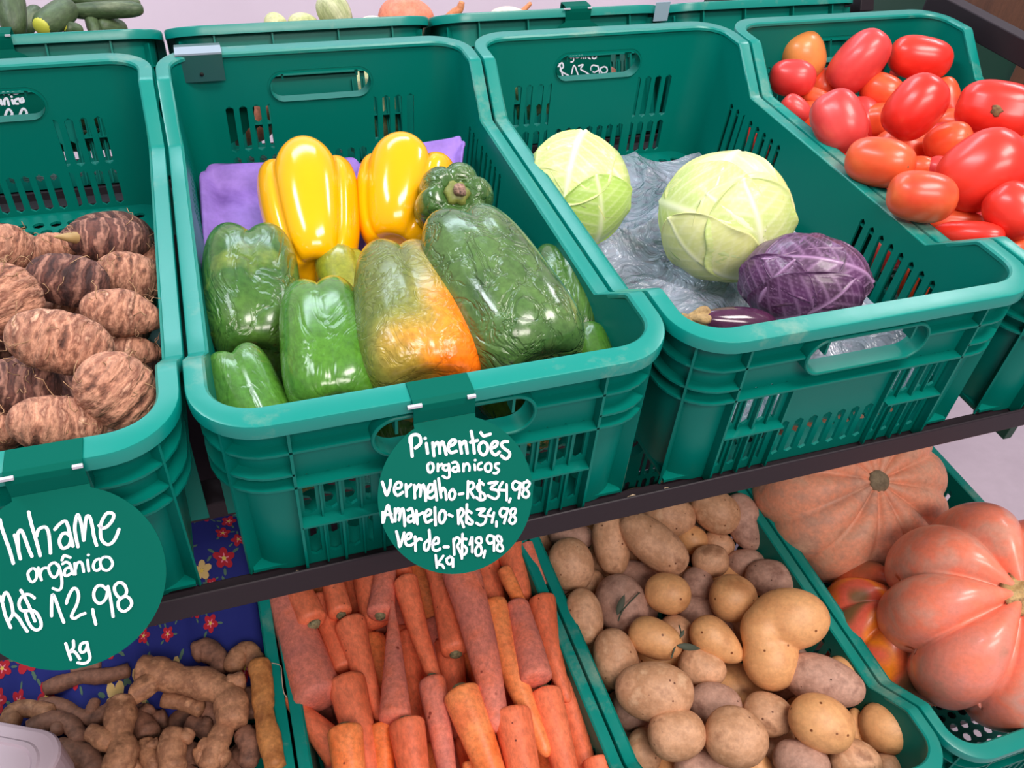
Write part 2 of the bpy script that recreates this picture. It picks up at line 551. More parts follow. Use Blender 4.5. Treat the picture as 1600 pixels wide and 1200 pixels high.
def crate_rim():
    pts = []
    ys = [CR_R, 0.070, 0.0785, 0.0825, 0.1315, 0.1365, 0.16, 0.2, 0.3, 0.4, D - 0.1365, D - 0.1315, D - 0.0825, D - 0.0785, D - 0.07, D - CR_R]
    xs = [CR_R, 0.12, 0.18, 0.24, W - CR_R]
    for x in xs: pts.append(((x, 0.), (0., -1.)))
    def arc(c, a0):
        for k in range(1, 10):
            a = a0 + math.pi / 2 * k / 10
            pts.append(((c[0] + CR_R * math.cos(a), c[1] + CR_R * math.sin(a)), (math.cos(a), math.sin(a))))
    arc((W - CR_R, CR_R), -math.pi / 2)
    for y in ys: pts.append(((W, y), (1., 0.)))
    arc((W - CR_R, D - CR_R), 0)
    for x in reversed(xs): pts.append(((x, D), (0., 1.)))
    arc((CR_R, D - CR_R), math.pi / 2)
    for y in reversed(ys): pts.append(((0., y), (-1., 0.)))
    arc((CR_R, CR_R), math.pi)
    V, F = [], []; n = len(pts)
    for p, nr in pts:
        p = np.array(p); nr = np.array(nr); w = side_w(nr)
        wid = 0.0205 * (1 - w) + 0.0150 * w
        z = top_z(p)
        lip = 0.012
        prof = [(wid, -0.005), (wid, -0.0018), (wid - 0.0018, 0), (0.0022, 0), (0.0006, -0.0006), (0, -0.0022), (0.0003, -lip), (0.002, -lip), (0.0022, -0.0035), (wid - 0.003, -0.004)]
        for d, dz in prof:
            q = p - nr * d
            V.append((q[0], q[1], z + dz))
    m = 10
    for i in range(n):
        j = (i + 1) % n
        for k in range(m):
            l = (k + 1) % m
            F.append((i * m + k, j * m + k, j * m + l, i * m + l))
    return V, F


def crate_ribs():
    V, F = [], []
    C = perim(); n = len(C)
    def hrib(sel, z, th=0.0022, out=0.0045):
        """ledge standing off the wall along consecutive columns"""
        for c in range(n):
            A, B_ = C[c], C[(c + 1) % n]
            if not (sel(A) and sel(B_)): continue
            b = len(V)
            for (p, nr, *_r) in (A, B_):
                i = ins(nr, z); o = out if side_w(nr) < 0.5 else min(out, i - 0.003)
                zz = z if p[1] < D / 2 or side_w(nr) > 0.5 else {0.142: 0.1435, 0.1195: 0.131, 0.1055: 0.1205, 0.0585: 0.060}[z]
                for d, dz in ((i + 0.001, -th / 2), (o, -th / 2), (o, th / 2), (i + 0.001, th / 2)):
                    q = p - nr * d
                    V.append((q[0], q[1], zz + dz))
            for k in range(4):
                l = (k + 1) % 4
                F.append((b + k, b + 4 + k, b + 4 + l, b + l))
            F.append((b, b + 1, b + 2, b + 3)); F.append((b + 7, b + 6, b + 5, b + 4))
    front = lambda a: a[4] == 'F'
    corner = lambda a: a[4] == 'C' or (a[4] == 'F' and (a[0][0] < 0.0625 or a[0][0] > 0.2975)) or (a[4] == 'S' and (a[0][1] < 0.079 or a[0][1] > D - 0.079))
    hrib(lambda a: (front(a) and not 0.1205 < a[0][0] < 0.2395) or corner(a), 0.142)
    hrib(lambda a: corner(a), 0.1195)
    hrib(lambda a: True, 0.1055)
    zone = lambda a: a[4] == 'F' and (0.0619 < a[0][0] < 0.1245 or 0.2355 < a[0][0] < 0.2981)
    hrib(zone, 0.0585, 0.002)
    def vrib(x, y, nr, z0, z1, th=0.0022, out=0.0045):
        nr = np.array(nr); tg = np.array([-nr[1], nr[0]]); p = np.array([x, y])
        b = len(V)
        for z in (z0, z1):
            i = ins(nr, z)
            for d, s in ((i + 0.001, -1), (out, -1), (out, 1), (i + 0.001, 1)):
                q = p - nr * d + tg * s * th / 2
                V.append((q[0], q[1], z))
        for k in range(4):
            l = (k + 1) % 4
            F.append((b + k, b + 4 + k, b + 4 + l, b + l))
        F.append((b, b + 1, b + 2, b + 3)); F.append((b + 7, b + 6, b + 5, b + 4))
    for y, nr, k in ((0, (0, -1), 1.0), (D, (0, 1), 1.05)):
        for x in (0.0615, W - 0.0615): vrib(x, y, nr, 0.0, 0.168 * k)
        for x in (0.136, W - 0.136): vrib(x, y, nr, 0.142 * k, 0.168 * k)
        for x in (0.0932, 0.1245, W - 0.0932, W - 0.1245): vrib(x, y, nr, 0.002, 0.105 * k, 0.002, 0.0095)
        for x in (0.0787, 0.1088, W - 0.0787, W - 0.1088): vrib(x, y, nr, 0.002, 0.105 * k, 0.0015, 0.0115)
    r2 = math.sqrt(0.5)
    for cx, cy, a, b in ((CR_R, CR_R, -1, -1), (W - CR_R, CR_R, 1, -1), (W - CR_R, D - CR_R, 1, 1), (CR_R, D - CR_R, -1, 1)):
        vrib(cx + CR_R * a * r2, cy + CR_R * b * r2, (a * r2, b * r2), 0.0, 0.17, 0.002, 0.004)
    for x, nr in ((0, (-1, 0)), (W, (1, 0))):
        for y in (0.085, 0.245, D / 2, D - 0.245, D - 0.085): vrib(x, y, nr, 0.0, 0.13, 0.002, 0.006)
    return V, F


def crate_grip(back):
    """oval collar round the hand hole"""
    V, F = [], []
    k = 1.0107 if back else 1.0
    N_ = 40; a, hh = 0.060, 0.017
    pts = []
    for i in range(N_):
        t = 2 * math.pi * i / N_
        c, s = math.cos(t), math.sin(t)
        x = (a - hh) * (1 if c > 0 else -1) + hh * c if abs(c) > 1e-6 else 0
        pts.append((0.18 + x, 0.140 * k + hh * s, c, s))
    pts2 = []
    for i in range(N_):                       # evenly shaped stadium
        q = pts[i]
        pts2.append(q)
    for (x, z, c, s) in pts2:
        i0 = 0.0175
        for e, dd in ((0.0, 0.020), (0.0, 0.0035), (0.0008, 0.0025), (0.0022, 0.0025), (0.003, 0.0035), (0.003, i0)):
            y = dd if not back else D - dd
            V.append((x + e * c, y, z + e * s))
    m = 6
    for i in range(N_):
        j = (i + 1) % N_
        for q in range(m - 1):
            f = (i * m + q, j * m + q, j * m + q + 1, i * m + q + 1)
            F.append(f if not back else f[::-1])
    return V, F


def crate_floor():
    V, F = [], []
    x0, x1, y0, y1 = 0.0205, W - 0.0205, 0.0155, D - 0.0155
    px_, py_ = 0.0185, 0.0165
    nx = int((x1 - x0 - 0.03) / px_); ny = int((y1 - y0 - 0.03) / py_)
    gx = (x1 - x0 - nx * px_) / 2; gy = (y1 - y0 - ny * py_) / 2
    idx = {}
    def vid(x, y):
        k = (round(x, 5), round(y, 5))
        if k not in idx: idx[k] = len(V); V.append((x, y, 0.006))
        return idx[k]
    for j in range(ny):
        off = (px_ / 2) if j % 2 else 0
        yy = y0 + gy + j * py_
        n_ = nx - (1 if j % 2 else 0)
        for i in range(n_):
            xx = x0 + gx + off + i * px_
            cx_, cy_ = xx + px_ / 2, yy + py_ / 2
            o = []
            h, k = px_ / 2, py_ / 2
            for (a, b) in ((-1, -1), (0, -1), (1, -1), (1, 0), (1, 1), (0, 1), (-1, 1), (-1, 0)):
                o.append(vid(cx_ + a * h, cy_ + b * k))
            ii = []
            for q in range(8):
                t = -3 * math.pi / 4 + q * math.pi / 4
                V.append((cx_ + 0.0066 * math.cos(t), cy_ + 0.0060 * math.sin(t), 0.006)); ii.append(len(V) - 1)
            for q in range(8):
                r = (q + 1) % 8
                F.append((o[q], o[r], ii[r], ii[q]))
        if j % 2:
            a = x0 + gx; b = x0 + gx + px_ / 2
            F.append((vid(a, yy), vid(b, yy), vid(b, yy + py_), vid(a, yy + py_)))
            a = x0 + gx + nx * px_ - px_ / 2; b = x0 + gx + nx * px_
            F.append((vid(a, yy), vid(b, yy), vid(b, yy + py_), vid(a, yy + py_)))
    # plain border
    def q4(a, b, c, d):
        F.append((vid(a, b), vid(c, b), vid(c, d), vid(a, d)))
    X0, X1, Y0, Y1 = x0 + gx, x0 + gx + nx * px_, y0 + gy, y0 + gy + ny * py_
    q4(x0, y0, x1, Y0); q4(x0, Y1, x1, y1); q4(x0, Y0, X0, Y1); q4(X1, Y0, x1, Y1)
    return V, F


body_me = flat_shade(solid(mesh('crate_body', *crate_body(), TEAL), 0.0028))
body2_me = flat_shade(solid(mesh('crate_body', *crate_body(True), TEAL), 0.0028))
rim_me = flat_shade(mesh('crate_rim', *crate_rim(), TEAL_RIM_LIT))
ribs_me = mesh('crate_ribs', *crate_ribs(), TEAL, False)
gf_me = flat_shade(mesh('crate_grip', *crate_grip(False), TEAL))
gb_me = flat_shade(mesh('crate_grip', *crate_grip(True), TEAL))
fl_me = solid(mesh('crate_floor', *crate_floor(), TEAL, False), 0.003)


def crate(C, label, group, M=None):
    r = top('produce_crate', None, M or fmat(C), label, 'crate', group)
    for nm, me in (('crate_wall', body_me), ('rim', rim_me), ('ribs', ribs_me), ('hand_grip', gf_me), ('hand_grip', gb_me), ('crate_base', fl_me)):
        if M is not None and me is gb_me: continue
        part(nm, body2_me if (M is not None and me is body_me) else me, r)
    return r


for k, lb in ((-1, 'green plastic crate of taro roots behind the round Inhame price sign'), (0, 'green plastic crate of bell peppers with the Pimentões price sign'),
              (1, 'green plastic crate holding cabbages and clear film, mostly empty'), (2, 'green plastic crate heaped with red tomatoes beside the steel rail')):
    crate((k * PITCH, 0, 0), lb, 'crates on the middle shelf')
for k, lb in ((-2, 'empty green plastic crate left of the ginger, under the pale box'), (-1, 'green plastic crate of ginger lined with blue floral cloth'), (0, 'green plastic crate of carrots on the bottom shelf'),
              (1, 'green plastic crate of potatoes on the bottom shelf'), (2, 'green plastic crate holding big ribbed pumpkins on the bottom shelf')):
    crate(LOW + np.array([k * PITCH, 0, 0]), lb, 'crates on the bottom shelf')
for k, lb in ((-1, 'green plastic crate of cucumbers in the rear row'), (0, 'green plastic crate of chayotes and squash in the rear row'),
              (1, 'green plastic crate with pale vegetables and a price sign, rear row'), (2, 'green plastic crate at the right end of the rear row')):
    P = rear(k * PITCH + W, D, 0)
    Mr = TF @ Matrix.Translation(tuple(P)) @ Matrix.Rotation(-BETA, 4, 'X') @ Matrix.Rotation(math.pi, 4, 'Z')
    P2 = rear(k * PITCH + W, D, 0.0)
    crate(None, lb, 'crates in the rear row', Mr)
# ---------------------------------------------------------------- hanging price signs
def sign(cx, ynear, ztop, alpha, neck_w, R, dc, label, lines, M=None, tf=None, width=0.02, up=0.006):
    """bent sheet-metal sign: flap inside the crate, strap over the rim, neck, round plate.
    Built in the shelf frame; lines = lists of strokes traced as photo pixels, laid on the plate's plane."""
    C0 = np.array([cx, ynear, ztop])
    r = top('price_sign', None, fmat(C0), label, 'price sign', 'round green price signs')
    t = 0.0011
    h = neck_w / 2
    def strip(path, w0, w1=None):
        """bent plate with thickness along path (y,z) offsets from C0"""
        V, F = [], []
        n = len(path)
        for i, (y, z) in enumerate(path):
            a = np.array(path[max(i - 1, 0)]); b = np.array(path[min(i + 1, n - 1)])
            d = (b - a) / np.linalg.norm(b - a); nn = np.array([-d[1], d[0]])
            ww = w0 if w1 is None else w0 + (w1 - w0) * i / (n - 1)
            for s in (-1, 1):
                for q in (0, 1):
                    V.append((s * ww, y + nn[0] * q * t, z + nn[1] * q * t))
        for i in range(n - 1):
            o = i * 4; p = o + 4
            F += [(o, p, p + 2, o + 2), (o + 1, o + 3, p + 3, p + 1), (o, o + 1, p + 1, p), (o + 2, p + 2, p + 3, o + 3)]
        F += [(0, 2, 3, 1), (n * 4 - 4, n * 4 - 3, n * 4 - 1, n * 4 - 2)]
        return V, F
    hook = [(width, -0.028), (width, -0.004), (width - 0.001, 0.0015), (0.0, 0.0015), (-0.0035, -0.0012), (-0.0042, -0.006), (-0.0042, -0.0170)]
    part('hook', bevelled(mesh('hook', *strip(hook, h), SIGN, False), 0.0002, 1), r)
    # plate: neck end at nb, plane leaning out by alpha
    nb = np.array([0.0, -0.0042, -0.0170])
    e2 = np.array([0, math.sin(alpha), math.cos(alpha)]); nrm = np.array([0, -math.cos(alpha), math.sin(alpha)])
    cen = nb - e2 * dc
    V = []; m = 72
    ang0 = math.asin(min(0.99, (h / R)))
    outl = []
    for i in range(m + 1):
        a = math.pi / 2 + ang0 + (2 * math.pi - 2 * ang0) * i / m
        outl.append(cen + R * math.cos(a) * np.array([1, 0, 0]) + R * math.sin(a) * e2)
    outl.append(nb + np.array([h, 0, 0])); outl.append(nb + np.array([-h, 0, 0]))
    k = len(outl)
    V = [p for p in outl] + [p - nrm * t for p in outl] + [cen, cen - nrm * t]
    F = []
    for i in range(k):
        j = (i + 1) % k
        F += [(i, j, 2 * k), (j + k, i + k, 2 * k + 1), (i, i + k, j + k, j)]
    plate = part('round_plate', mesh('round_plate', V, F, SIGN, False), r)
    # bare metal chips at the fold
    Vw, Fw = [], []
    for s in (-1, 1):
        box(Vw, Fw, (s * h - 0.004 if s < 0 else h - 0.006, -0.0052, -0.0015), (s * h + 0.006 if s < 0 else h, -0.0030, 0.0005))
    part('worn_corner', mesh('worn', Vw[:8], Fw[:6], WORN, False), r); part('worn_corner', mesh('worn', Vw[8:], [tuple(i - 8 for i in f) for f in Fw[6:]], WORN, False), r)
    # rivet hole in the inner flap
    P0 = C0 + cen; cnt = [0]
    def onplane(u, v):
        d = ray(u, v)
        return CC + d * ((P0 - CC) @ nrm) / (d @ nrm) - C0
    for nm, wpx, strokes in lines:
        V, F = [], []
        for st in strokes:
            pts = [onplane(*q) for q in st]
            if len(pts) == 1: pts = [pts[0], pts[0] + np.array([0.0002, 0, 0])]
            pts = spline(pts, 4)
            w = wpx * 0.88 * mpp(P0) / 2
            cnt[0] += 1
            off = nrm * (0.00025 + 0.000012 * cnt[0])
            b = len(V); n = len(pts)
            for i, p in enumerate(pts):
                d = pts[min(i + 1, n - 1)] - pts[max(i - 1, 0)]
                d = d / (np.linalg.norm(d) + 1e-9)
                s = np.cross(nrm, d)
                V.append(p + s * w + off); V.append(p - s * w + off)
            for i in range(n - 1):
                F.append((b + 2 * i, b + 2 * i + 1, b + 2 * i + 3, b + 2 * i + 2))
            for p, dr in ((pts[0], pts[0] - pts[min(1, n - 1)]), (pts[-1], pts[-1] - pts[max(n - 2, 0)])):
                dr = dr / (np.linalg.norm(dr) + 1e-9); s = np.cross(nrm, dr)
                c = len(V)
                for q in range(9):
                    a = -math.pi / 2 + math.pi * q / 8
                    V.append(p + w * (math.cos(a) * dr + math.sin(a) * s) + off)
                F.append(tuple(range(c, c + 9)))
        part(nm, mesh(nm, V, F, CHALK, False), r)
    return r


INHAME = [
    ('lettering', 5.6, [[(0, 812), (3, 825), (10, 845), (16, 862), (21, 880)], [(23, 836), (27, 850), (30, 865), (32, 873)],
        [(29, 860), (28, 842), (28, 834), (32, 828), (36, 833), (41, 846), (46, 860), (50, 869)], [(45, 800), (49, 818), (56, 842), (61, 860), (63, 868)],
        [(57, 838), (60, 828), (66, 824), (72, 824), (76, 832), (78, 848), (79, 864)], [(86, 827), (93, 819), (101, 814), (105, 818), (109, 832), (113, 848), (114, 853)],
        [(110, 838), (104, 833), (97, 835), (93, 845), (96, 855), (102, 856), (108, 852), (111, 843)], [(122, 854), (119, 840), (117, 825), (119, 810), (122, 804), (126, 814), (129, 828), (131, 844)],
        [(131, 844), (133, 825), (135, 808), (140, 807), (144, 820), (147, 838), (151, 852)], [(155, 821), (160, 825), (167, 823), (175, 814), (178, 805), (173, 801), (166, 803), (159, 815), (157, 830), (159, 843), (166, 850), (174, 849), (181, 840), (186, 827)]]),
    ('lettering', 4.6, [[(50, 888), (44, 895), (46, 905), (51, 909), (56, 905), (58, 896), (55, 889), (50, 888)], [(60, 887), (62, 895), (65, 906)], [(63, 897), (66, 889), (72, 887)],
        [(90, 883), (86, 879), (80, 881), (76, 887), (79, 897), (84, 902), (89, 899), (92, 891)], [(91, 882), (95, 893), (97, 907), (96, 918), (91, 922), (83, 919)],
        [(97, 875), (100, 868), (105, 869), (110, 871)], [(98, 881), (103, 878), (109, 881), (113, 893), (115, 897)], [(111, 886), (104, 888), (101, 893), (102, 899), (106, 899), (112, 895)],
        [(117, 880), (118, 897)], [(118, 890), (121, 880), (126, 878), (129, 882), (131, 893)], [(137, 875), (139, 892)], [(138, 867)],
        [(155, 873), (149, 876), (146, 884), (148, 890), (153, 891), (157, 887)], [(163, 870), (158, 874), (157, 881), (161, 889), (168, 891), (174, 886), (176, 879), (171, 871), (163, 870)]]),
    ('price', 5.2, [[(1, 932), (5, 945), (9, 962), (17, 980)], [(4, 940), (7, 928), (11, 926), (17, 938), (20, 952), (20, 960), (14, 970)], [(22, 958), (30, 966), (36, 976), (43, 986)],
        [(54, 934), (47, 929), (39, 929), (32, 936), (30, 945), (34, 953), (42, 954), (50, 953), (58, 958), (64, 970), (64, 980), (57, 984), (49, 979), (43, 968), (40, 957)],
        [(33, 922), (38, 931), (44, 943), (50, 957), (55, 970)], [(81, 962), (81, 945), (82, 929), (86, 934), (91, 948), (96, 962), (100, 972)],
        [(104, 942), (108, 930), (115, 919), (121, 922), (123, 932), (120, 945), (115, 955), (112, 963), (117, 966), (125, 961), (133, 958)], [(145, 952), (147, 963), (150, 975)],
        [(168, 922), (160, 915), (152, 916), (147, 925), (148, 936), (154, 942), (160, 941), (166, 934), (168, 925)], [(169, 916), (172, 930), (175, 948), (177, 963)],
        [(192, 911), (185, 910), (179, 917), (181, 927), (188, 934), (196, 930), (198, 922), (195, 914), (190, 910)], [(191, 933), (185, 940), (186, 950), (193, 955), (201, 951), (206, 943), (203, 935), (196, 931), (191, 933)]]),
    ('lettering', 5.0, [[(103, 1005), (107, 1018), (111, 1030)], [(115, 1001), (115, 1012), (109, 1018), (117, 1018), (125, 1029)], [(134, 1003), (127, 1006), (125, 1014), (128, 1019), (134, 1016), (137, 1008)],
        [(136, 1003), (139, 1018), (141, 1027), (137, 1034), (130, 1036), (122, 1035)]]),
]
PIM = [
    ('lettering', 5.6, [[(642, 684), (643, 700), (644, 713)], [(641, 692), (641, 683), (648, 679), (655, 681), (657, 688), (656, 694), (649, 700)], [(666, 693), (668, 708)], [(664, 685)],
        [(676, 692), (678, 712)], [(678, 698), (683, 691), (686, 697), (687, 708)], [(687, 698), (691, 690), (694, 697), (697, 710)],
        [(703, 697), (709, 694), (712, 689), (707, 687), (702, 692), (700, 700), (704, 707), (713, 705)], [(718, 690), (721, 708)], [(720, 696), (726, 689), (728, 695), (730, 708)],
        [(736, 674), (739, 690), (741, 708)], [(735, 691), (746, 688)], [(755, 690), (749, 695), (749, 705), (755, 711), (761, 705), (761, 695), (755, 690)],
        [(751, 676), (755, 681), (760, 680), (766, 678)], [(769, 700), (775, 697), (777, 691), (772, 690), (767, 697), (768, 706), (774, 711), (780, 706)],
        [(793, 690), (787, 690), (783, 695), (788, 701), (795, 706), (796, 712), (790, 717), (783, 712)]]),
    ('lettering', 4.6, [[(672, 723), (668, 727), (669, 736), (673, 738), (677, 732), (676, 725), (672, 723)], [(684, 725), (684, 736)], [(685, 729), (690, 725)], [(700, 727), (694, 727), (692, 732), (697, 735), (701, 731)],
        [(701, 725), (702, 738), (702, 744), (698, 747), (692, 744)], [(707, 723), (712, 722), (716, 728), (717, 736)], [(715, 730), (709, 730), (707, 735), (712, 737), (716, 733)],
        [(724, 725), (724, 736)], [(724, 730), (729, 724), (733, 728), (733, 735)], [(741, 726), (742, 734)], [(742, 719)], [(752, 723), (747, 726), (747, 733), (752, 733)],
        [(763, 723), (758, 727), (758, 734), (763, 737), (767, 733), (767, 726), (763, 723)], [(779, 724), (774, 725), (774, 730), (779, 734), (776, 739), (771, 739)]]),
    ('lettering', 5.0, [[(597, 753), (600, 762), (604, 774), (609, 760), (610, 750)], [(617, 763), (625, 762), (627, 756), (622, 753), (617, 759), (616, 768), (621, 774), (629, 769)], [(634, 757), (635, 775)], [(636, 763), (642, 757)],
        [(647, 758), (648, 778)], [(649, 766), (654, 757), (657, 764), (656, 775)], [(657, 764), (661, 757), (664, 768), (665, 782)],
        [(670, 769), (675, 766), (676, 758), (671, 757), (668, 765), (668, 776), (674, 778), (680, 773)], [(679, 752), (682, 781)], [(685, 748), (689, 777)], [(689, 768), (692, 762), (696, 768), (697, 780)],
        [(707, 764), (702, 770), (703, 779), (708, 779), (711, 771), (707, 764)], [(717, 772), (723, 771)]]),
    ('price', 4.8, [[(731, 752), (730, 778)], [(731, 757), (736, 753), (740, 757), (738, 763), (732, 766)], [(734, 767), (740, 777)], [(755, 757), (751, 754), (745, 760), (748, 767), (756, 772), (757, 779), (750, 781), (744, 777)], [(749, 750), (750, 781)],
        [(763, 755), (777, 753), (766, 763), (776, 766), (779, 773), (774, 779), (767, 777), (762, 774)], [(785, 753), (779, 764), (789, 766)], [(791, 757), (791, 781)], [(797, 779), (795, 784)],
        [(810, 754), (804, 752), (800, 758), (803, 765), (809, 763), (812, 756)], [(813, 755), (810, 778)], [(824, 753), (818, 754), (817, 762), (823, 766), (826, 772), (822, 777), (816, 774), (817, 767), (824, 761), (827, 755), (823, 751)]]),
    ('lettering', 5.0, [[(598, 800), (598, 816)], [(599, 815), (602, 800), (606, 789), (609, 800), (613, 815)], [(600, 804), (611, 803)], [(617, 795), (617, 814)], [(618, 802), (622, 794), (625, 802), (623, 812)], [(624, 802), (629, 794), (631, 805), (632, 821)],
        [(637, 797), (642, 794), (645, 802), (647, 816)], [(645, 805), (638, 807), (638, 815), (645, 813)], [(650, 798), (652, 818)], [(652, 805), (660, 801)], [(666, 806), (672, 803), (672, 797), (667, 797), (663, 806), (666, 816), (674, 812)],
        [(679, 793), (680, 820)], [(690, 797), (686, 803), (686, 813), (690, 817), (695, 810), (695, 800), (690, 797)], [(701, 804), (706, 806)]]),
    ('price', 4.8, [[(715, 797), (716, 818)], [(716, 802), (720, 794), (724, 800), (720, 808)], [(719, 809), (724, 823)], [(736, 801), (731, 798), (728, 803), (733, 810), (738, 815), (735, 819), (728, 816)], [(729, 788), (728, 816)],
        [(745, 796), (757, 795), (748, 804), (758, 807), (757, 816), (750, 820), (744, 817)], [(766, 795), (761, 804), (770, 806)], [(771, 801), (768, 816)], [(775, 815), (775, 822)],
        [(791, 795), (784, 794), (780, 801), (784, 807), (790, 803)], [(793, 795), (787, 817)], [(803, 794), (798, 796), (797, 803), (803, 807), (805, 813), (800, 818), (795, 814), (797, 808), (803, 803), (805, 797), (803, 794)]]),
    ('lettering', 4.8, [[(619, 830), (622, 842), (624, 854), (628, 843), (631, 832)], [(635, 842), (641, 840), (642, 834), (638, 833), (633, 840), (634, 850), (640, 852), (645, 849)], [(648, 838), (649, 860)], [(649, 846), (655, 841), (658, 843)],
        [(670, 828), (671, 845), (668, 858), (663, 858), (663, 849), (669, 843)], [(675, 850), (684, 848), (684, 841), (680, 840), (676, 847), (676, 857), (681, 860), (687, 857)], [(693, 854), (700, 854)]]),
    ('price', 4.6, [[(708, 842), (709, 866)], [(708, 846), (713, 839), (718, 844), (714, 852)], [(714, 853), (721, 868)], [(728, 842), (723, 842), (722, 850), (728, 856), (727, 864), (720, 868)], [(722, 834), (721, 872)], [(733, 850), (737, 838), (737, 862)],
        [(750, 839), (745, 840), (743, 846), (749, 851), (752, 859), (750, 866), (744, 867), (742, 859), (747, 851), (752, 846), (750, 839)], [(757, 860), (755, 870)], [(770, 838), (763, 836), (760, 843), (764, 849), (770, 846)], [(771, 838), (771, 860)],
        [(781, 838), (776, 837), (776, 843), (782, 850), (785, 857), (781, 861), (776, 858), (777, 851), (783, 845), (781, 838)]]),
    ('lettering', 4.4, [[(680, 867), (682, 886)], [(692, 868), (684, 880), (690, 882), (693, 887)], [(702, 870), (697, 873), (699, 880), (704, 880), (706, 872), (702, 869)], [(707, 872), (707, 885)]]),
]
A42 = math.radians(42)
sign(-0.0845, -0.0015, HF, A42, 0.0445, 0.0575, 0.0555, 'round green price sign reading Inhame orgânico R$ 12,98, in front of the taro', INHAME)
sign(0.1682, -0.0015, HF, A42, 0.0445, 0.0560, 0.0548, 'round green price sign reading Pimentões on the bell pepper crate', PIM)
SB1 = [('lettering', 4.0, [[(-9, 152), (-8, 162), (-2, 163), (0, 156)], [(1, 156), (3, 163)], [(7, 163), (7, 156), (11, 154), (14, 164)], [(19, 156), (21, 162)], [(18, 151)], [(29, 154), (24, 156), (23, 161), (28, 162)], [(34, 154), (31, 157), (33, 160), (37, 158), (35, 153)]]),
       ('lettering', 4.0, [[(-4, 140), (-2, 147)], [(4, 140), (6, 147)], [(11, 140), (14, 147)], [(20, 140), (22, 146), (28, 145), (31, 140)]]),
       ('price', 4.0, [[(8, 182), (11, 173), (15, 171), (19, 178), (14, 184), (9, 182)], [(19, 176), (20, 195)], [(31, 180), (34, 172), (38, 170), (42, 177), (36, 185), (44, 192), (36, 197), (32, 190), (38, 182)]])]
SB2 = [('lettering', 2.4, [[(877, 84), (875, 89), (880, 90), (881, 85)], [(885, 90), (885, 86), (888, 85)], [(893, 85), (891, 90), (895, 89), (896, 84), (896, 95), (892, 97)], [(901, 85), (900, 90), (905, 89), (905, 85)], [(908, 91), (909, 86), (912, 91)], [(915, 87), (915, 91)], [(922, 87), (918, 89), (922, 92)], [(929, 86), (925, 89), (928, 92), (932, 89), (929, 86)]]),
       ('price', 2.6, [[(874, 100), (879, 118)], [(872, 104), (878, 98), (880, 105), (875, 110), (888, 118)], [(893, 115), (897, 102), (903, 117)], [(904, 103), (911, 101), (907, 108), (914, 112), (921, 117)],
        [(932, 103), (926, 102), (923, 108), (928, 113), (934, 110)], [(934, 103), (937, 115)], [(944, 104), (938, 107), (941, 114), (948, 112), (948, 106), (944, 104)]])]
for (u, v, lb, ln) in ((-8, 66, 'small round green price sign on the cucumber crate, seen through a hand hole', SB1),
                       (884, 22, 'small round green price sign behind the cabbage crate, seen through its hand hole', SB2)):
    c = px(u, v, 1, REAR0[1]) + np.array([0.018 if u > 500 else 0.0, 0, 0])
    sign(c[0], REAR0[1] - 0.001, REAR0[2] + 0.001, math.radians(18), 0.040, 0.0545, 0.0530, lb, ln)
# a hook over the rear wall of the pepper crate, its plate hangs behind
hk = top('price_sign', None, fmat((0.0465, D, HB)), 'grey green folded sign bracket on the rear rim of the bell pepper crate', 'price sign', 'round green price signs')
V, F = [], []
box(V, F, (-0.025, -0.0245, -0.030), (0.025, -0.0232, 0.0025)); box(V, F, (-0.025, -0.0245, 0.0015), (0.025, 0.004, 0.0027)); box(V, F, (-0.025, 0.003, -0.03), (0.025, 0.0042, 0.0027))
GREYG = plain('faded_dark_sign_paint', (34, 84, 80), 0.35)
part('hook', bevelled(mesh('hook', V, F, GREYG, False), 0.0003, 1), hk)
v, f = tube([(-0.0, -0.0255, -0.021), (0, -0.0244, -0.021)], 0.0022, 12)
part('screw_hole', mesh('hole', v, f, plain('black_hole', (8, 12, 12), 0.8)), hk)
V, F = [], []
box(V, F, (-0.025, -0.0248, 0.0008), (0.025, -0.004, 0.0030))
part('worn_edge', mesh('edge', V, F, plain('worn_grey_edge', (140, 158, 170), 0.4), False), hk, 'scuffed pale top edge')
n = 40
V = [(0.054 * math.cos(2 * math.pi * i / n), 0.0036, -0.072 + 0.054 * math.sin(2 * math.pi * i / n)) for i in range(n)]
V += [(x, 0.0048, z) for x, y, z in V]
part('round_plate', mesh('plate', V, [tuple(range(n)), tuple(range(2 * n - 1, n - 1, -1))] + [(i, i + n, (i + 1) % n + n, (i + 1) % n) for i in range(n)], SIGN, False), hk)
# ---------------------------------------------------------------- organic bodies
def ell(t): return math.sqrt(max(0.0, 1 - (2 * t - 1) ** 2))


def sup(p):
    return lambda t: max(0.0, 1 - abs(2 * t - 1) ** p) ** (1 / p)


def egg(k):
    return lambda t: ell(t) * (1 + k * (0.5 - t))


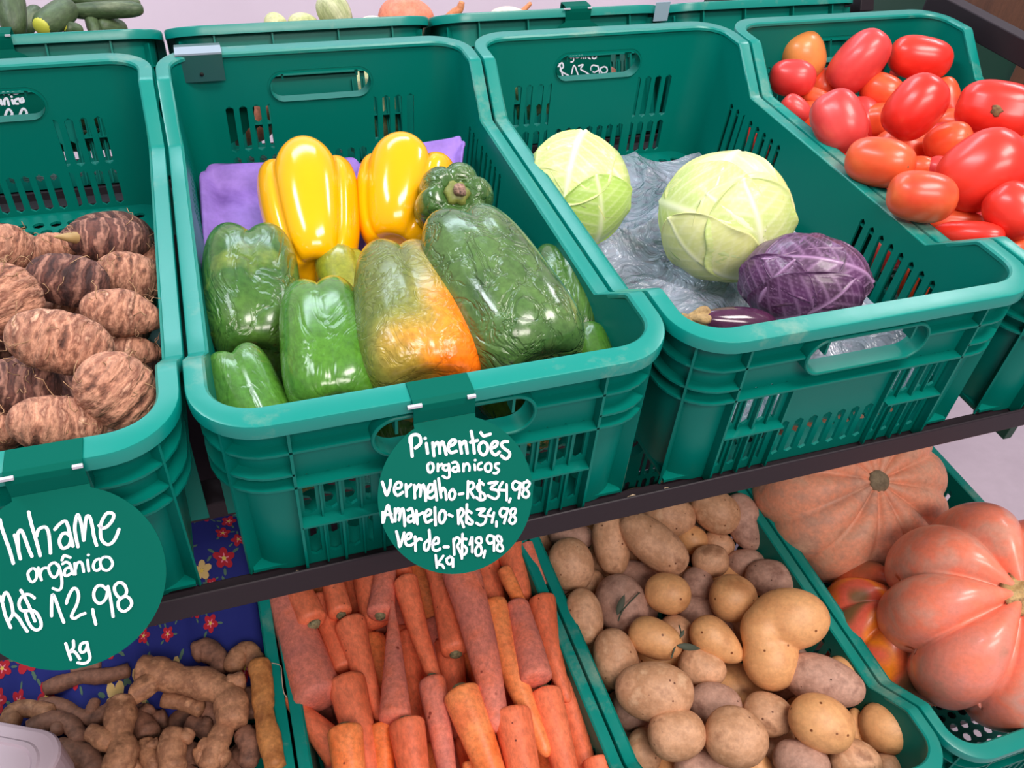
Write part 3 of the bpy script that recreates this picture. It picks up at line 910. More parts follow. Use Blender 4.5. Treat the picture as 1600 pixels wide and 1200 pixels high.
def surf(L, R, prof, nt=22, nth=28, seed=0, amp=0.03, nf=1.6, flat=1.0, lobes=0, lamp=0.0, lph=0.0, lsharp=1.0, bend=0.0, bdir=0.0,
         ring=0.0, rf=40, dim0=0.0, dim1=0.0, lobe_end=0.0, bumps=None, pole=0.0):
    """closed body round local z (length L, radius R); bend bows the axis sideways"""
    T = (1 - np.cos(np.pi * np.arange(nt + 1) / nt)) / 2
    TH = 2 * np.pi * np.arange(nth) / nth
    P = []
    for i, t in enumerate(T):
        r0 = R * prof(float(t)) if 0 < i < nt else 0.0
        m = nth if 0 < i < nt else 1
        for k in range(m):
            th = TH[k]
            r = r0
            if lobes:
                g = abs(math.cos(lobes * (th + lph) / 2)) ** lsharp
                env = 1.0
                r = r0 * (1 - lamp * env * (1 - g))
            if ring and 0 < i < nt:
                r *= 1 + ring * math.sin(t * rf + 0.7 * math.sin(th * 2 + seed))
            z = (t - 0.5) * L
            q = r / R
            if dim0: z += dim0 * L * math.exp(-(q / 0.42) ** 2) * (1 if t < 0.5 else 0)
            if dim1: z -= dim1 * L * math.exp(-(q / 0.42) ** 2) * (1 if t > 0.5 else 0)
            if lobe_end and lobes and t > 0.6: z += lobe_end * L * (g - 0.6) * q * (t - 0.6) / 0.4
            if pole and lobes: z += (-1 if t < .5 else 1) * pole * R * (g - .75) * math.sin(math.pi * min(1, q))
            P.append((r * math.cos(th) * flat, r * math.sin(th), z))
    P = np.array(P)
    S = P / R
    nz = wob(S * nf, seed, 1.0) + 0.5 * wob(S * nf * 2.3, seed + 5, 1.0)
    P[:, :2] *= (1 + amp * nz)[:, None]
    P[:, 2] *= (1 + amp * 0.5 * wob(S * nf, seed + 9, 1.0))
    if bumps:
        for (bx, by, bz, br, bh) in bumps:
            c = np.array([bx, by, bz]) * R
            d = np.linalg.norm(P - c, axis=1) / (br * R)
            w = bh * np.exp(-d ** 2)
            n = P / (np.linalg.norm(P, axis=1)[:, None] + 1e-9)
            P += n * (w * R)[:, None]
    if bend:
        u = P[:, 2] / (L / 2)
        P[:, 0] += bend * L * (1 - u ** 2) * math.cos(bdir)
        P[:, 1] += bend * L * (1 - u ** 2) * math.sin(bdir)
    F = []
    def idx(i, k): return 0 if i == 0 else (1 + (i - 1) * nth + k % nth if i < nt else 1 + (nt - 1) * nth)
    for i in range(nt):
        for k in range(nth):
            if i == 0: F.append((0, idx(1, k + 1), idx(1, k)))
            elif i == nt - 1: F.append((idx(i, k), idx(i, k + 1), idx(nt, 0)))
            else: F.append((idx(i, k), idx(i, k + 1), idx(i + 1, k + 1), idx(i + 1, k)))
    return P, F


def ax_frame(a, b, z1, z2):
    """a, b photo pixels of the two ends, z1, z2 their heights in the shelf frame"""
    P1, P2 = px(a[0], a[1], 2, z1), px(b[0], b[1], 2, z2)
    C = (P1 + P2) / 2
    return C, P2 - P1, fmat(C, CC - C, P2 - P1)


def el_frame(u, v, a, b, phi, z, tilt=0.0):
    """ellipse of half axes a, b px (a at phi degrees, clockwise from right) seen at pixel u, v; centre at height z"""
    C = px(u, v, 2, z)
    k = mpp(C)
    w = CC - C; w /= np.linalg.norm(w)
    R_ = CR[:, 0] - w * (CR[:, 0] @ w); R_ /= np.linalg.norm(R_)
    U_ = np.cross(w, R_)
    ph = math.radians(phi)
    ax = math.cos(ph) * R_ - math.sin(ph) * U_
    ax = ax * math.cos(math.radians(tilt)) + w * math.sin(math.radians(tilt))
    return C, 2 * a * k, b * k, fmat(C, w, ax)


def add_thing(name, me, M, label, cat, group, parts=()):
    """one mesh alone, or an Empty carrying the mesh as its first part plus more parts [(name, mesh)]"""
    if not parts: return top(name, me, M, label, cat, group)
    r = top(name, None, M, label, cat, group)
    for nm, m_ in parts: part(nm, m_, r)
    return r


LZ = LOW[2]
# ---------------------------------------------------------------- potatoes
POT = [skin('potato_skin_tan', [(166, 118, 86), (216, 166, 128), (192, 142, 104), (224, 180, 142)], 30, 0.6, bump=0.35, fine=.12, bscale=90, spots=(110, 62, 38), spot_scale=85, spot_size=0.15, rnd=0.06),
       skin('potato_skin_orange', [(190, 130, 82), (226, 168, 112), (208, 146, 94)], 20, 0.5, fine=.1, bump=0.25, bscale=80, spots=(120, 66, 30), spot_scale=60, spot_size=0.13, rnd=0.05),
       skin('potato_skin_mauve', [(140, 100, 84), (192, 150, 130), (166, 124, 104)], 34, 0.7, fine=.15, bump=0.4, bscale=110, spots=(92, 58, 46), spot_scale=110, spot_size=0.17, rnd=0.06)]
PG = 'potatoes in the bottom crate'
# u, v, a, b, phi, z above base, material, label tail
POTS = [
    (892, 882, 42, 36, 80, .125, 0, 'tan potato at the left rim, first below the steel lip'),
    (893, 838, 36, 22, 5, .095, 2, 'dull potato half hidden behind the topmost left potato'),
    (956, 850, 50, 29, 84, .12, 0, 'upright oblong tan potato left of the long speckled one'),
    (1021, 848, 62, 34, 40, .145, 0, 'long speckled potato slanting across the top of the pile'),
    (1045, 806, 42, 34, 15, .115, 0, 'tan potato touching the steel lip, behind the long speckled one'),
    (1118, 799, 41, 33, 35, .125, 0, 'potato with a dark chip, topmost under the steel lip'),
    (1163, 815, 46, 28, 72, .115, 2, 'rosy oblong potato at the top right corner of the pile'),
    (1080, 842, 26, 22, 30, .095, 1, 'small potato tucked right of the long speckled one'),
    (1110, 876, 29, 26, 0, .115, 0, 'small round potato with dark eyes, upper right area'),
    (1165, 880, 30, 22, 5, .085, 2, 'shadowed potato below the rosy oblong one'),
    (1043, 927, 36, 31, 10, .135, 1, 'plump egg-shaped potato in the upper middle'),
    (1089, 912, 25, 26, 0, .095, 2, 'shadowed potato right of the plump egg-shaped one'),
    (1146, 935, 37, 36, 0, .130, 1, 'round golden potato above the two-lobed giant'),
    (1205, 905, 40, 30, 8, .105, 2, 'greyish potato against the right rim above the two-lobed giant'),
    (913, 962, 43, 29, 80, .125, 0, 'smooth oval potato lying on the left rim'),
    (970, 943, 46, 40, 70, .110, 2, 'large dusky potato with a dry leaf and twig on it'),
    (922, 912, 20, 24, 60, .075, 0, 'potato sliver between the two left rim potatoes'),
    (1088, 955, 28, 26, 0, .075, 2, 'dark potato sunk below the plump egg-shaped one'),
    (1024, 998, 44, 31, 22, .140, 1, 'bright orange-tan potato with a green twig at its side'),
    (1056, 985, 26, 24, 20, .100, 0, 'greenish potato hidden behind the twig'),
    (1121, 1002, 46, 29, 38, .130, 1, 'deep golden pointed potato left of the two-lobed giant'),
    (962, 1029, 46, 35, 78, .120, 0, 'upright tan potato below the smooth left rim potato'),
    (1097, 1043, 38, 29, 15, .110, 0, 'tan potato with a dark leaf resting above it'),
    (1023, 1080, 61, 47, 5, .150, 0, 'big lumpy potato with pink sprouts at its right end'),
    (1116, 1100, 42, 32, 10, .110, 2, 'mauve potato right of the big lumpy one'),
    (1057, 1147, 45, 39, -8, .145, 0, 'pale round potato below the big lumpy one'),
    (1150, 1152, 49, 45, 20, .150, 0, 'pale creased potato, centre of the nearest row'),
    (987, 1108, 32, 30, 60, .085, 2, 'potato peeping out left of the big lumpy one'),
    (1004, 1178, 30, 38, 20, .085, 0, 'shadowed potato at the left end of the nearest row'),
    (1094, 1200, 42, 28, 5, .095, 2, 'potato cut by the picture edge under the pale round ones'),
    (1199, 1117, 40, 33, 15, .110, 0, 'tan potato under the lower lobe of the giant'),
    (1287, 1064, 62, 38, 18, .135, 2, 'long mauve potato right of the giant, with sunken eyes'),
    (1322, 1058, 34, 32, 40, .105, 1, 'orange potato behind the long mauve one'),
    (1284, 1130, 51, 42, 28, .155, 1, 'oval golden potato with a brown scab, near the front right'),
    (1388, 1136, 43, 39, 10, .115, 1, 'lone brown-tan potato at the far right of the pile'),
    (1252, 1192, 44, 34, 20, .120, 2, 'speckled mauve potato at the lower picture edge'),
    (1336, 1192, 40, 34, 10, .115, 0, 'tan potato at the lower picture edge, right of the speckled mauve one'),
    (1386, 1200, 24, 26, 60, .085, 0, 'yellowish potato cut by the lower picture edge'),
    (1338, 1140, 14, 32, 0, .085, 1, 'orange potato edge between the golden and the lone one'),
    (1180, 1200, 26, 24, 0, .075, 1, 'small dark gold potato under the pale creased one'),
    (1270, 985, 30, 30, 0, .070, 2, 'buried potato under the right side of the giant'),
    (965, 800, 36, 28, 20, .100, 0, 'potato hidden behind the steel lip at the left'),
    (1122, 850, 26, 20, 20, .085, 0, 'small potato in the dark gap below the topmost chipped one'),
    (1000, 905, 40, 26, 30, .070, 2, 'shadowed potato in the gap under the long speckled one'),
    (1190, 770, 34, 28, 60, .105, 0, 'potato hidden behind the steel lip at the right')]
for i, (u, v, a, b, phi, z, m, lb) in enumerate(POTS):
    C, L_, R_, M = el_frame(u, v, a, b, phi, LZ + z, tilt=((i * 37) % 21) - 10)
    rs = random.Random(i)
    bmp = [(rs.uniform(-.9, .9), rs.uniform(-.9, .9), rs.uniform(-1, 1), 0.22, -0.05) for _ in range(5)]
    if 'pointed' in lb: pf = lambda t: ell(t) * (1 - 0.28 * (2 * t - 1))
    else: pf = lambda t, e=rs.uniform(-.2, .2): sup(2.2)(t) * (1 + e * (0.5 - t))
    me = mesh('potato', *surf(L_, R_, pf, 20, 24, i, 0.035 if 'lumpy' not in lb else 0.06, 1.3, bumps=bmp), POT[m])
    add_thing('potato', me, M, lb, 'potato', PG)
# the two-lobed giant
C = px(1228, 995, 2, LZ + .155)
k = mpp(C); w = CC - C; w /= np.linalg.norm(w)
Rr = CR[:, 0] - w * (CR[:, 0] @ w); Rr /= np.linalg.norm(Rr); Uu = np.cross(w, Rr)
bm = bmesh.new()
bmesh.ops.create_icosphere(bm, subdivisions=5, radius=1.0)
co = np.array([v_.co[:] for v_ in bm.verts])
lob = [((8, -28), (62, 48), 0), ((-26, 36), (44, 47), 0), ((-34, -8), (36, 42), 0)]
out = np.zeros(len(co))
for (cx_, cy_), (ra, rb), _ in lob:                       # radial union of three ellipsoids
    c = np.array([cx_, -cy_, 0.0]); rad = np.array([ra, rb, 40.0])
    d = co / rad; o = -c / rad
    A_ = (d * d).sum(1); B_ = 2 * (d * o).sum(1); C_ = (o * o).sum() - 1
    disc = B_ * B_ - 4 * A_ * C_
    s = np.where(disc > 0, (-B_ + np.sqrt(np.maximum(disc, 0))) / (2 * A_), 0)
    out = np.maximum(out, s)
for v_, s, c in zip(bm.verts, out, co): v_.co = Vector(c * s * k)
bmesh.ops.smooth_vert(bm, verts=bm.verts, factor=0.5)
for _ in range(6): bmesh.ops.smooth_vert(bm, verts=bm.verts, factor=0.5, use_axis_x=True, use_axis_y=True, use_axis_z=True)
me = bpy.data.meshes.new('potato'); bm.to_mesh(me); bm.free(); me.materials.append(POT[1])
me.polygons.foreach_set('use_smooth', [True] * len(me.polygons))
Mx = Matrix.Identity(4)
for i in range(3): Mx[i][0], Mx[i][1], Mx[i][2], Mx[i][3] = Rr[i], Uu[i], w[i], C[i]
add_thing('potato', me, TF @ Mx, 'giant two-lobed kidney-shaped potato against the pumpkin crate rim', 'potato', PG)
rs = random.Random(4)
fill = [mesh('potato', *surf(.092, .037, ell, 12, 16, s, .04, 1.3), POT[s % 3]) for s in range(3)]
for j in range(7):
    for i in range(4):
        C = LOW + np.array([PITCH + .060 + .080 * i + rs.uniform(-.006, .006), .062 + .08 * j + rs.uniform(-.006, .006), .045])
        a = rs.uniform(0, 3.1)
        top('potato', fill[(i + j) % 3], fmat(C, (0, 0, 1), (math.cos(a), math.sin(a), 0)), 'potato buried in the dark gaps beneath the top layer', 'potato', PG)

# dry leaves and twigs lying on the potatoes
LEAF = plain('dry_green_leaf', (70, 76, 60), 0.7)


def leaf_mesh(L_, W_, curl=0.15, mat_=LEAF):
    V, F = [], []
    n = 10
    for i in range(n + 1):
        t = i / n; w_ = W_ * math.sin(math.pi * t) ** 0.8 * (1 - 0.3 * t) / 2 + 0.0001
        for s in (-1, 0, 1):
            V.append((s * w_, (t - .5) * L_, curl * L_ * (t - .5) ** 2 * 2 - (0.25 * w_ if s == 0 else 0)))
    for i in range(n):
        for s in range(2):
            F.append((i * 3 + s, i * 3 + s + 1, i * 3 + s + 4, i * 3 + s + 3))
    return solid(mesh('leaf', V, F, mat_), 0.0004)


def litter(stem, leaves, z, label, nm='twig'):
    P = [px(u, v, 2, LZ + z) for u, v in stem]
    C = P[0]
    r = top(nm, None, fmat(C), label, nm, None)
    part('stalk', mesh('stalk', *tube([p - C for p in spline(P, 4)], 0.0011, 6), LEAF), r)
    for (u, v, a, b, phi) in leaves:
        c, L_, R_, M = el_frame(u, v, a, b, phi, LZ + z + .003)
        o = part('leaf', leaf_mesh(L_, R_ * 2), r)
        w = CC - c; w /= np.linalg.norm(w)
        Rx = CR[:, 0] - w * (CR[:, 0] @ w); Rx /= np.linalg.norm(Rx); Uy = np.cross(w, Rx)
        ph = math.radians(phi); ax = math.cos(ph) * Rx - math.sin(ph) * Uy
        X = np.cross(ax, w)
        m4 = Matrix.Identity(4)
        for i in range(3): m4[i][0], m4[i][1], m4[i][2], m4[i][3] = X[i], ax[i], w[i], (c - C)[i]
        o.matrix_local = m4


litter([(966, 970), (972, 955), (985, 940), (999, 926)], [(970, 945, 17, 6, -68)], .150, 'dry leaf with a twig on the large dusky potato')
litter([(1049, 1028), (1055, 1010), (1064, 992), (1061, 977)], [(1076, 1011, 18, 6, 8), (1066, 990, 6, 3, -60)], .155, 'dark green sprig between the orange-tan and golden potatoes')

# ---------------------------------------------------------------- carrots
CAR = [skin('carrot_skin', [(214, 98, 62), (238, 124, 84), (226, 108, 66)], 14, 0.55, stretch=(1, 1, .6), bump=0.2, bscale=40, bstretch=(.4, .4, 5), spots=(120, 50, 34), spot_scale=60, spot_size=0.09, rnd=0.05),
       skin('carrot_skin_dusty', [(190, 110, 98), (222, 126, 104), (232, 116, 80)], 18, 0.7, bump=0.25, bscale=50, bstretch=(.4, .4, 4), spots=(150, 62, 48), spot_scale=50, spot_size=0.14, rnd=0.05),
       skin('carrot_skin_bright', [(236, 112, 48), (246, 146, 86), (234, 120, 74)], 12, 0.42, bump=0.15, bscale=40, bstretch=(.4, .4, 5), spots=(140, 60, 30), spot_scale=50, spot_size=0.08, rnd=0.04)]
CROWN = skin('carrot_crown', [(86, 82, 56), (140, 132, 96), (60, 60, 40)], 120, 0.8, bump=0.5, bscale=200)
ROOT = plain('pale_root_hair', (210, 180, 160), 0.7)


def carrot_prof(tip, cap=0.05):
    def f(t):
        c = math.sqrt(max(0, 1 - (1 - min(1, t / cap)) ** 2))
        b = 1 - (1 - tip) * t ** 1.15
        e = math.sqrt(max(0, 1 - ((t - 0.93) / 0.07) ** 2)) if t > 0.93 else 1
        return c * b * (e if tip > .25 else 1) * (1 if t < .999 else 0)
    return f


# crown px, tip px, width px, z crown, z tip, tip ratio, material, crown shown, bend, label
CARS = [
    ((502, 1102), (430, 890), 76, .125, .125, .62, 1, 0, 0, 'very thick dusty carrot along the left rim, blunt end down'),
    ((490, 976), (440, 860), 46, .145, .135, .7, 0, 1, 0, 'carrot with a scarred crown emerging at the left under the steel lip'),
    ((533, 962), (505, 850), 38, .135, .125, .7, 0, 1, 0, 'short carrot end with green crown under the steel lip'),
    ((542, 1050), (495, 930), 44, .110, .110, .7, 0, 0, 0, 'carrot between the very thick dusty one and the tapering one'),
    ((590, 975), (560, 850), 48, .110, .105, .8, 0, 0, 0, 'shadowed carrot behind the upright tapering carrots'),
    ((594, 963), (607, 850), 41, .135, .125, .75, 1, 1, 0, 'carrot with a pale crown scar pointing down at the lip'),
    ((546, 968), (602, 1140), 54, .130, .120, .22, 0, 0, .02, 'smooth carrot tapering down to the left of the pale upright carrot'),
    ((618, 1130), (613, 940), 50, .145, .145, .12, 1, 0, 0, 'upright pale carrot with its sharp tip pointing up'),
    ((632, 902), (700, 1112), 42, .140, .125, .3, 0, 0, .02, 'slim carrot running down right of the upright pale one'),
    ((620, 840), (632, 900), 34, .105, .105, .8, 0, 0, 0, 'dark carrot stub under the sign, by the lip'),
    ((712, 1022), (668, 850), 44, .135, .130, .75, 0, 1, .02, 'ringed orange carrot just left of the long pinkish one'),
    ((716, 880), (780, 1145), 64, .175, .150, .5, 1, 0, -.02, 'long pinkish carrot lying on top in the middle of the crate'),
    ((750, 850), (782, 1010), 56, .105, .090, .6, 0, 0, 0, 'dark carrot under the round sign edge'),
    ((766, 938), (856, 1182), 52, .150, .130, .4, 2, 0, .02, 'bright orange carrot right of the long pinkish one'),
    ((786, 888), (822, 960), 25, .145, .140, .7, 2, 1, 0, 'thin carrot with whiskery crown below the sign'),
    ((840, 1068), (806, 940), 52, .150, .145, .75, 1, 0, 0, 'blunt dusty carrot at the right, pointing down'),
    ((846, 932), (888, 1098), 47, .135, .120, .35, 0, 0, .03, 'curved carrot with cracked skin along the right rim'),
    ((795, 830), (815, 940), 54, .120, .115, .6, 0, 0, 0, 'thick carrot under the lip at the right of the sign'),
    ((822, 850), (852, 914), 24, .130, .130, .3, 1, 0, 0, 'little forked carrot tip touching the right rim'),
    ((674, 1058), (708, 1262), 46, .140, .130, .5, 1, 1, 0, 'dusty carrot left of centre in the nearest rows'),
    ((718, 1076), (792, 1270), 64, .155, .140, .5, 2, 1, 0, 'thick bright carrot below the tip of the long pinkish one'),
    ((640, 985), (648, 1150), 44, .085, .080, .6, 0, 0, 0, 'shadowed carrot behind the upright pale carrot'),
    ((540, 1058), (592, 1270), 62, .135, .120, .55, 0, 0, 0, 'thick carrot in the lower left with a rounded shoulder'),
    ((535, 1180), (446, 1088), 54, .115, .125, .3, 0, 0, 0, 'carrot pointing to the upper left, with a long root hair'),
    ((538, 1136), (556, 1290), 62, .160, .150, .6, 2, 1, 0, 'thick carrot with a green crown at the bottom left'),
    ((596, 1132), (604, 1270), 40, .130, .125, .6, 2, 1, 0, 'bright narrow carrot wedged between two green-crowned ones'),
    ((634, 1126), (660, 1280), 60, .150, .140, .6, 0, 1, 0, 'thick carrot with a green crown, bottom centre left'),
    ((798, 1108), (834, 1280), 64, .150, .140, .6, 0, 0, 0, 'thick ringed carrot directly right of the pinkish tip'),
    ((850, 1078), (900, 1260), 56, .130, .120, .55, 0, 1, 0, 'carrot beside the right rim near the picture edge'),
    ((878, 1060), (935, 1270), 48, .105, .095, .5, 0, 0, 0, 'carrot lying along the right wall, partly covered'),
    ((736, 1120), (760, 1260), 50, .095, .090, .6, 0, 0, 0, 'dark carrot between the dusty and the bright one'),
    ((734, 1190), (744, 1290), 26, .125, .120, .7, 2, 1, 0, 'little green-crowned carrot at the lower picture edge'),
    ((700, 1000), (715, 1120), 50, .085, .080, .6, 0, 0, 0, 'deep carrot left of the long pinkish one'),
    ((930, 1184), (960, 1300), 46, .120, .115, .6, 0, 0, 0, 'carrot shoulder in the lower right corner of the crate'),
    ((858, 1010), (900, 1120), 40, .080, .080, .5, 2, 0, 0, 'orange carrot showing under the cracked one')]
for i, (a, b, w_, z1, z2, tp, m, cr, bd, lb) in enumerate(CARS):
    C, ax, M = ax_frame(a, b, LZ + z1, LZ + z2)
    L_ = np.linalg.norm(ax); R_ = w_ / 2 * mpp(C)
    me = mesh('carrot', *surf(L_, R_, carrot_prof(tp), 26, 20, i + 50, .03, 1.0, bend=bd, bdir=1.57, ring=.008, rf=60), CAR[m])
    ps = []
    if cr:
        V, F = surf(R_ * .5, R_ * .42, sup(2.5), 8, 12, i, .12, 3)
        V = V + np.array([0, 0, -L_ / 2 + R_ * .02])
        ps = [('root', me), ('crown', mesh('crown', V, F, CROWN))]
    if 'root hair' in lb:
        pts = [px(u, v, 2, LZ + .137) - C for u, v in ((448, 1090), (443, 1080), (440, 1055), (438, 1040), (424, 1036))]
        Mi = (TF @ Matrix.Translation(tuple(C))).inverted() @ M
        R3 = np.array(Mi.to_3x3())
        pts = [R3.T @ p for p in pts]
        ps = [('root', me), ('root_hair', mesh('root_hair', *tube(spline(pts, 4), .0006, 6), ROOT))]
    add_thing('carrot', me, M, lb, 'carrot', 'carrots in the bottom crate', ps)
rs = random.Random(8)
fc = [mesh('carrot', *surf(.205, .0225, carrot_prof(.6), 16, 12, s, .03, 1.0), CAR[s]) for s in range(3)]
for q in range(39):
    if True:
        i = q % 7 if q < 21 else (q - 21) % 6; j = q // 7 if q < 21 else (q - 21) // 6
        C = LOW + (np.array([.046 + .045 * i, .115 + .185 * j, .040 + .008 * (i % 2)]) if q < 21 else np.array([.069 + .045 * i, .15 + .17 * j, .072]))
        top('carrot', fc[(i + j) % 3], fmat(C, (0, 0, 1), (rs.uniform(-.06, .06), -1, 0)), 'carrot buried in the shadows beneath the upper carrots', 'carrot', 'carrots in the bottom crate')

# ---------------------------------------------------------------- tomatoes
TOM = [skin('tomato_red', [(214, 36, 26), (232, 52, 38), (224, 60, 44)], 9, 0.3, bump=0.03, bscale=30, coat=0.12, fine=.03, rnd=0.05, contrast=(.35, .65)),
       skin('tomato_orange_red', [(226, 62, 30), (236, 96, 52), (222, 50, 34)], 10, 0.32, bump=0.03, bscale=30, coat=0.12, fine=.03, rnd=0.05),
       skin('tomato_unripe', [(206, 122, 60), (226, 142, 74), (212, 92, 48)], 10, 0.35, bump=0.03, bscale=30, coat=0.12, fine=.03, rnd=0.02),
       skin('tomato_pink_red', [(206, 52, 52), (222, 70, 66), (216, 44, 42)], 10, 0.34, bump=0.03, bscale=30, coat=0.12, fine=.03, rnd=0.05)]
SCAR = skin('stem_scar', [(150, 120, 70), (120, 90, 60), (90, 80, 50)], 200, .8, bump=.5, bscale=300)
TOMS = [
    (1253, 88, 38, 36, 70, .135, 2, 0, 'round orange unripe tomato at the rear left of the heap'),
    (1238, 122, 36, 28, 5, .130, 3, 0, 'red tomato against the left wall below the unripe one'),
    (1342, 97, 53, 37, -52, .145, 3, 0, 'tall slanting tomato in front of the hand hole'),
    (1437, 90, 48, 33, 10, .150, 0, 0, 'bright red oval tomato at the rear right'),
    (1286, 133, 24, 26, 60, .100, 1, 0, 'small shadowed tomato right of the unripe one'),
    (1378, 143, 33, 27, 20, .115, 1, 1, 'orange-bottomed tomato with a green stem dot'),
    (1430, 168, 53, 42, -55, .165, 0, 0, 'large egg-shaped tomato in the middle of the heap'),
    (1311, 190, 49, 43, 62, .155, 3, 0, 'lobed rosy tomato leaning on the left rim'),
    (1274, 155, 24, 17, 20, .105, 1, 0, 'small orange-red tomato behind the lobed rosy one'),
    (1243, 170, 25, 19, 40, .120, 3, 0, 'small dark red tomato at the left rim'),
    (1372, 188, 26, 30, 80, .095, 1, 0, 'orange streaked tomato between the lobed and the large one'),
    (1480, 160, 40, 22, 75, .105, 1, 0, 'narrow tomato right of the large egg-shaped one'),
    (1558, 172, 62, 46, 12, .150, 0, 2, 'big tomato with a star-shaped stem scar at the right'),
    (1374, 253, 53, 38, 10, .160, 1, 1, 'oval orange-red tomato lying on the left rim, centre'),
    (1481, 221, 36, 28, -20, .125, 1, 1, 'ringed orange-red tomato in the centre'),
    (1437, 230, 30, 22, 0, .095, 3, 0, 'shaded tomato below the large egg-shaped one'),
    (1535, 268, 68, 58, -38, .170, 0, 0, 'biggest glossy tomato at the right'),
    (1440, 307, 52, 41, 10, .165, 1, 0, 'rounded tomato at the left rim below the oval one'),
    (1436, 262, 24, 18, 0, .110, 1, 0, 'tiny tomato gap-filler above the rounded one'),
    (1470, 264, 24, 20, 10, .115, 3, 0, 'small rosy tomato left of the biggest one'),
    (1492, 347, 44, 19, 5, .120, 1, 0, 'tomato near the front corner, half covered'),
    (1512, 367, 52, 22, 3, .135, 0, 0, 'long tomato just above the front rim'),
    (1584, 330, 47, 42, 50, .160, 0, 0, 'tomato at the right picture edge'),
    (1535, 322, 30, 18, -30, .095, 3, 0, 'dull pink tomato beneath the biggest one'),
    (1388, 104, 20, 26, 80, .100, 3, 0, 'dark tomato between the two rear oval ones'),
    (1490, 192, 28, 22, 0, .095, 1, 0, 'half-hidden tomato left of the star-scarred one'),
    (1610, 232, 34, 28, 20, .120, 1, 0, 'tomato cut by the right picture edge'),
    (1604, 390, 30, 26, 0, .130, 1, 0, 'tomato in the front right corner behind the rim')]
for i, (u, v, a, b, phi, z, m, sc, lb) in enumerate(TOMS):
    C, L_, R_, M = el_frame(u, v, a, b, phi, z, tilt=(((i * 53) % 31) - 15) if not sc else (12 if sc == 1 else 0))
    lb_n = 4 if ('lobed' in lb or sc == 2) else 3
    me = mesh('tomato', *surf(L_, R_, sup(2.45), 22, 32, i + 90, .025, 1.2, lobes=lb_n, lamp=.045 if 'lobed' not in lb and sc != 2 else .1, lph=i, dim0=.02), TOM[m])
    ps = []
    if sc:
        V, F = surf(R_ * .12, R_ * (.16 if sc == 1 else .2), sup(3), 6, 12, i, .25, 4, lobes=5, lamp=.4)
        if sc == 1: V = V + np.array([R_ * .45, 0, L_ / 2 * .87])
        else:
            V = V[:, [2, 1, 0]] + np.array([R_ * .965, 0, 0.0])
        ps = [('fruit', me), ('stem_scar', mesh('scar', V, F, SCAR))]
    add_thing('tomato', me, M, lb, 'tomato', 'tomatoes in the right crate', ps)
ft = [mesh('tomato', *surf(.078, .031, sup(2.2), 12, 18, s, .03, 1.2, lobes=3, lamp=.04), TOM[s]) for s in (0, 1, 3)]
for q in range(39):
    if True:
        i, j = (q % 4, q // 4) if q < 24 else ((q - 24) % 3, (q - 24) // 3)
        C = np.array([2 * PITCH + .065 + .076 * i, .075 + .092 * j, .042]) if q < 24 else np.array([2 * PITCH + .103 + .076 * i, .121 + .092 * j, .085])
        top('tomato', ft[(i + j) % 3], fmat(C, (0, 0, 1), (rs.uniform(-1, 1), rs.uniform(-1, 1), 0)), 'tomato buried beneath the upper tomatoes', 'tomato', 'tomatoes in the right crate')

# ---------------------------------------------------------------- taro
TAR = [skin('taro_skin_light', [(84, 50, 38), (150, 98, 76), (196, 140, 112), (128, 80, 62), (206, 158, 130)], 30, 0.8, stretch=(1, 1, 2.0), bump=0.9, bscale=90, bstretch=(1, 1, 3.5), bdist=.004, bands=(30, .12, 6.0), rnd=0.07, fine=.35, fscale=120),
       skin('taro_skin_dark', [(58, 34, 32), (104, 64, 54), (84, 50, 44), (164, 116, 98), (90, 56, 48)], 26, 0.8, bump=0.9, bscale=80, bstretch=(1, 1, 3.5), bdist=.004, bands=(22, .3, 4.5), rnd=0.07, fine=.35, fscale=120)]
HAIR = plain('taro_fibre', (176, 136, 100), .8)
TARS = [
    (14, 388, 46, 37, 15, .125, 0, 'pale taro with wiry roots at the rear left'),
    (84, 386, 34, 22, 0, .085, 0, 'small taro behind, left of the dark ringed one'),
    (172, 374, 60, 34, 3, .110, 1, 'dark ringed taro at the rear with a pale shoot'),
    (106, 438, 60, 42, 12, .130, 1, 'dark striped taro in the middle of the pile'),
    (8, 468, 56, 54, 60, .145, 0, 'large smooth taro cut by the left picture edge'),
    (203, 432, 52, 38, 10, .105, 0, 'taro with a purple eye, right of the dark striped one'),
    (236, 408, 28, 26, 20, .080, 0, 'taro squeezed against the right wall at the rear'),
    (194, 489, 65, 37, 12, .130, 0, 'pointed pale taro, its tip touching the right wall'),
    (84, 476, 32, 20, 0, .090, 0, 'small taro in the gap left of the pointed one'),
    (95, 535, 78, 50, 14, .160, 0, 'biggest taro, brown and rounded, in the left middle'),
    (213, 548, 43, 24, 8, .100, 0, 'little hairy taro below the pointed one'),
    (185, 612, 68, 55, 40, .150, 0, 'round grey-brown taro beside the front right corner'),
    (34, 603, 58, 46, 0, .120, 1, 'shaggy taro at the left, below the biggest one'),
    (90, 662, 71, 44, 3, .140, 0, 'light taro pressed against the front rim'),
    (-6, 672, 30, 26, 0, .110, 0, 'taro at the lower left, mostly outside the picture'),
    (-50, 545, 40, 40, 0, .120, 0, 'taro outside the picture beside the shaggy one')]
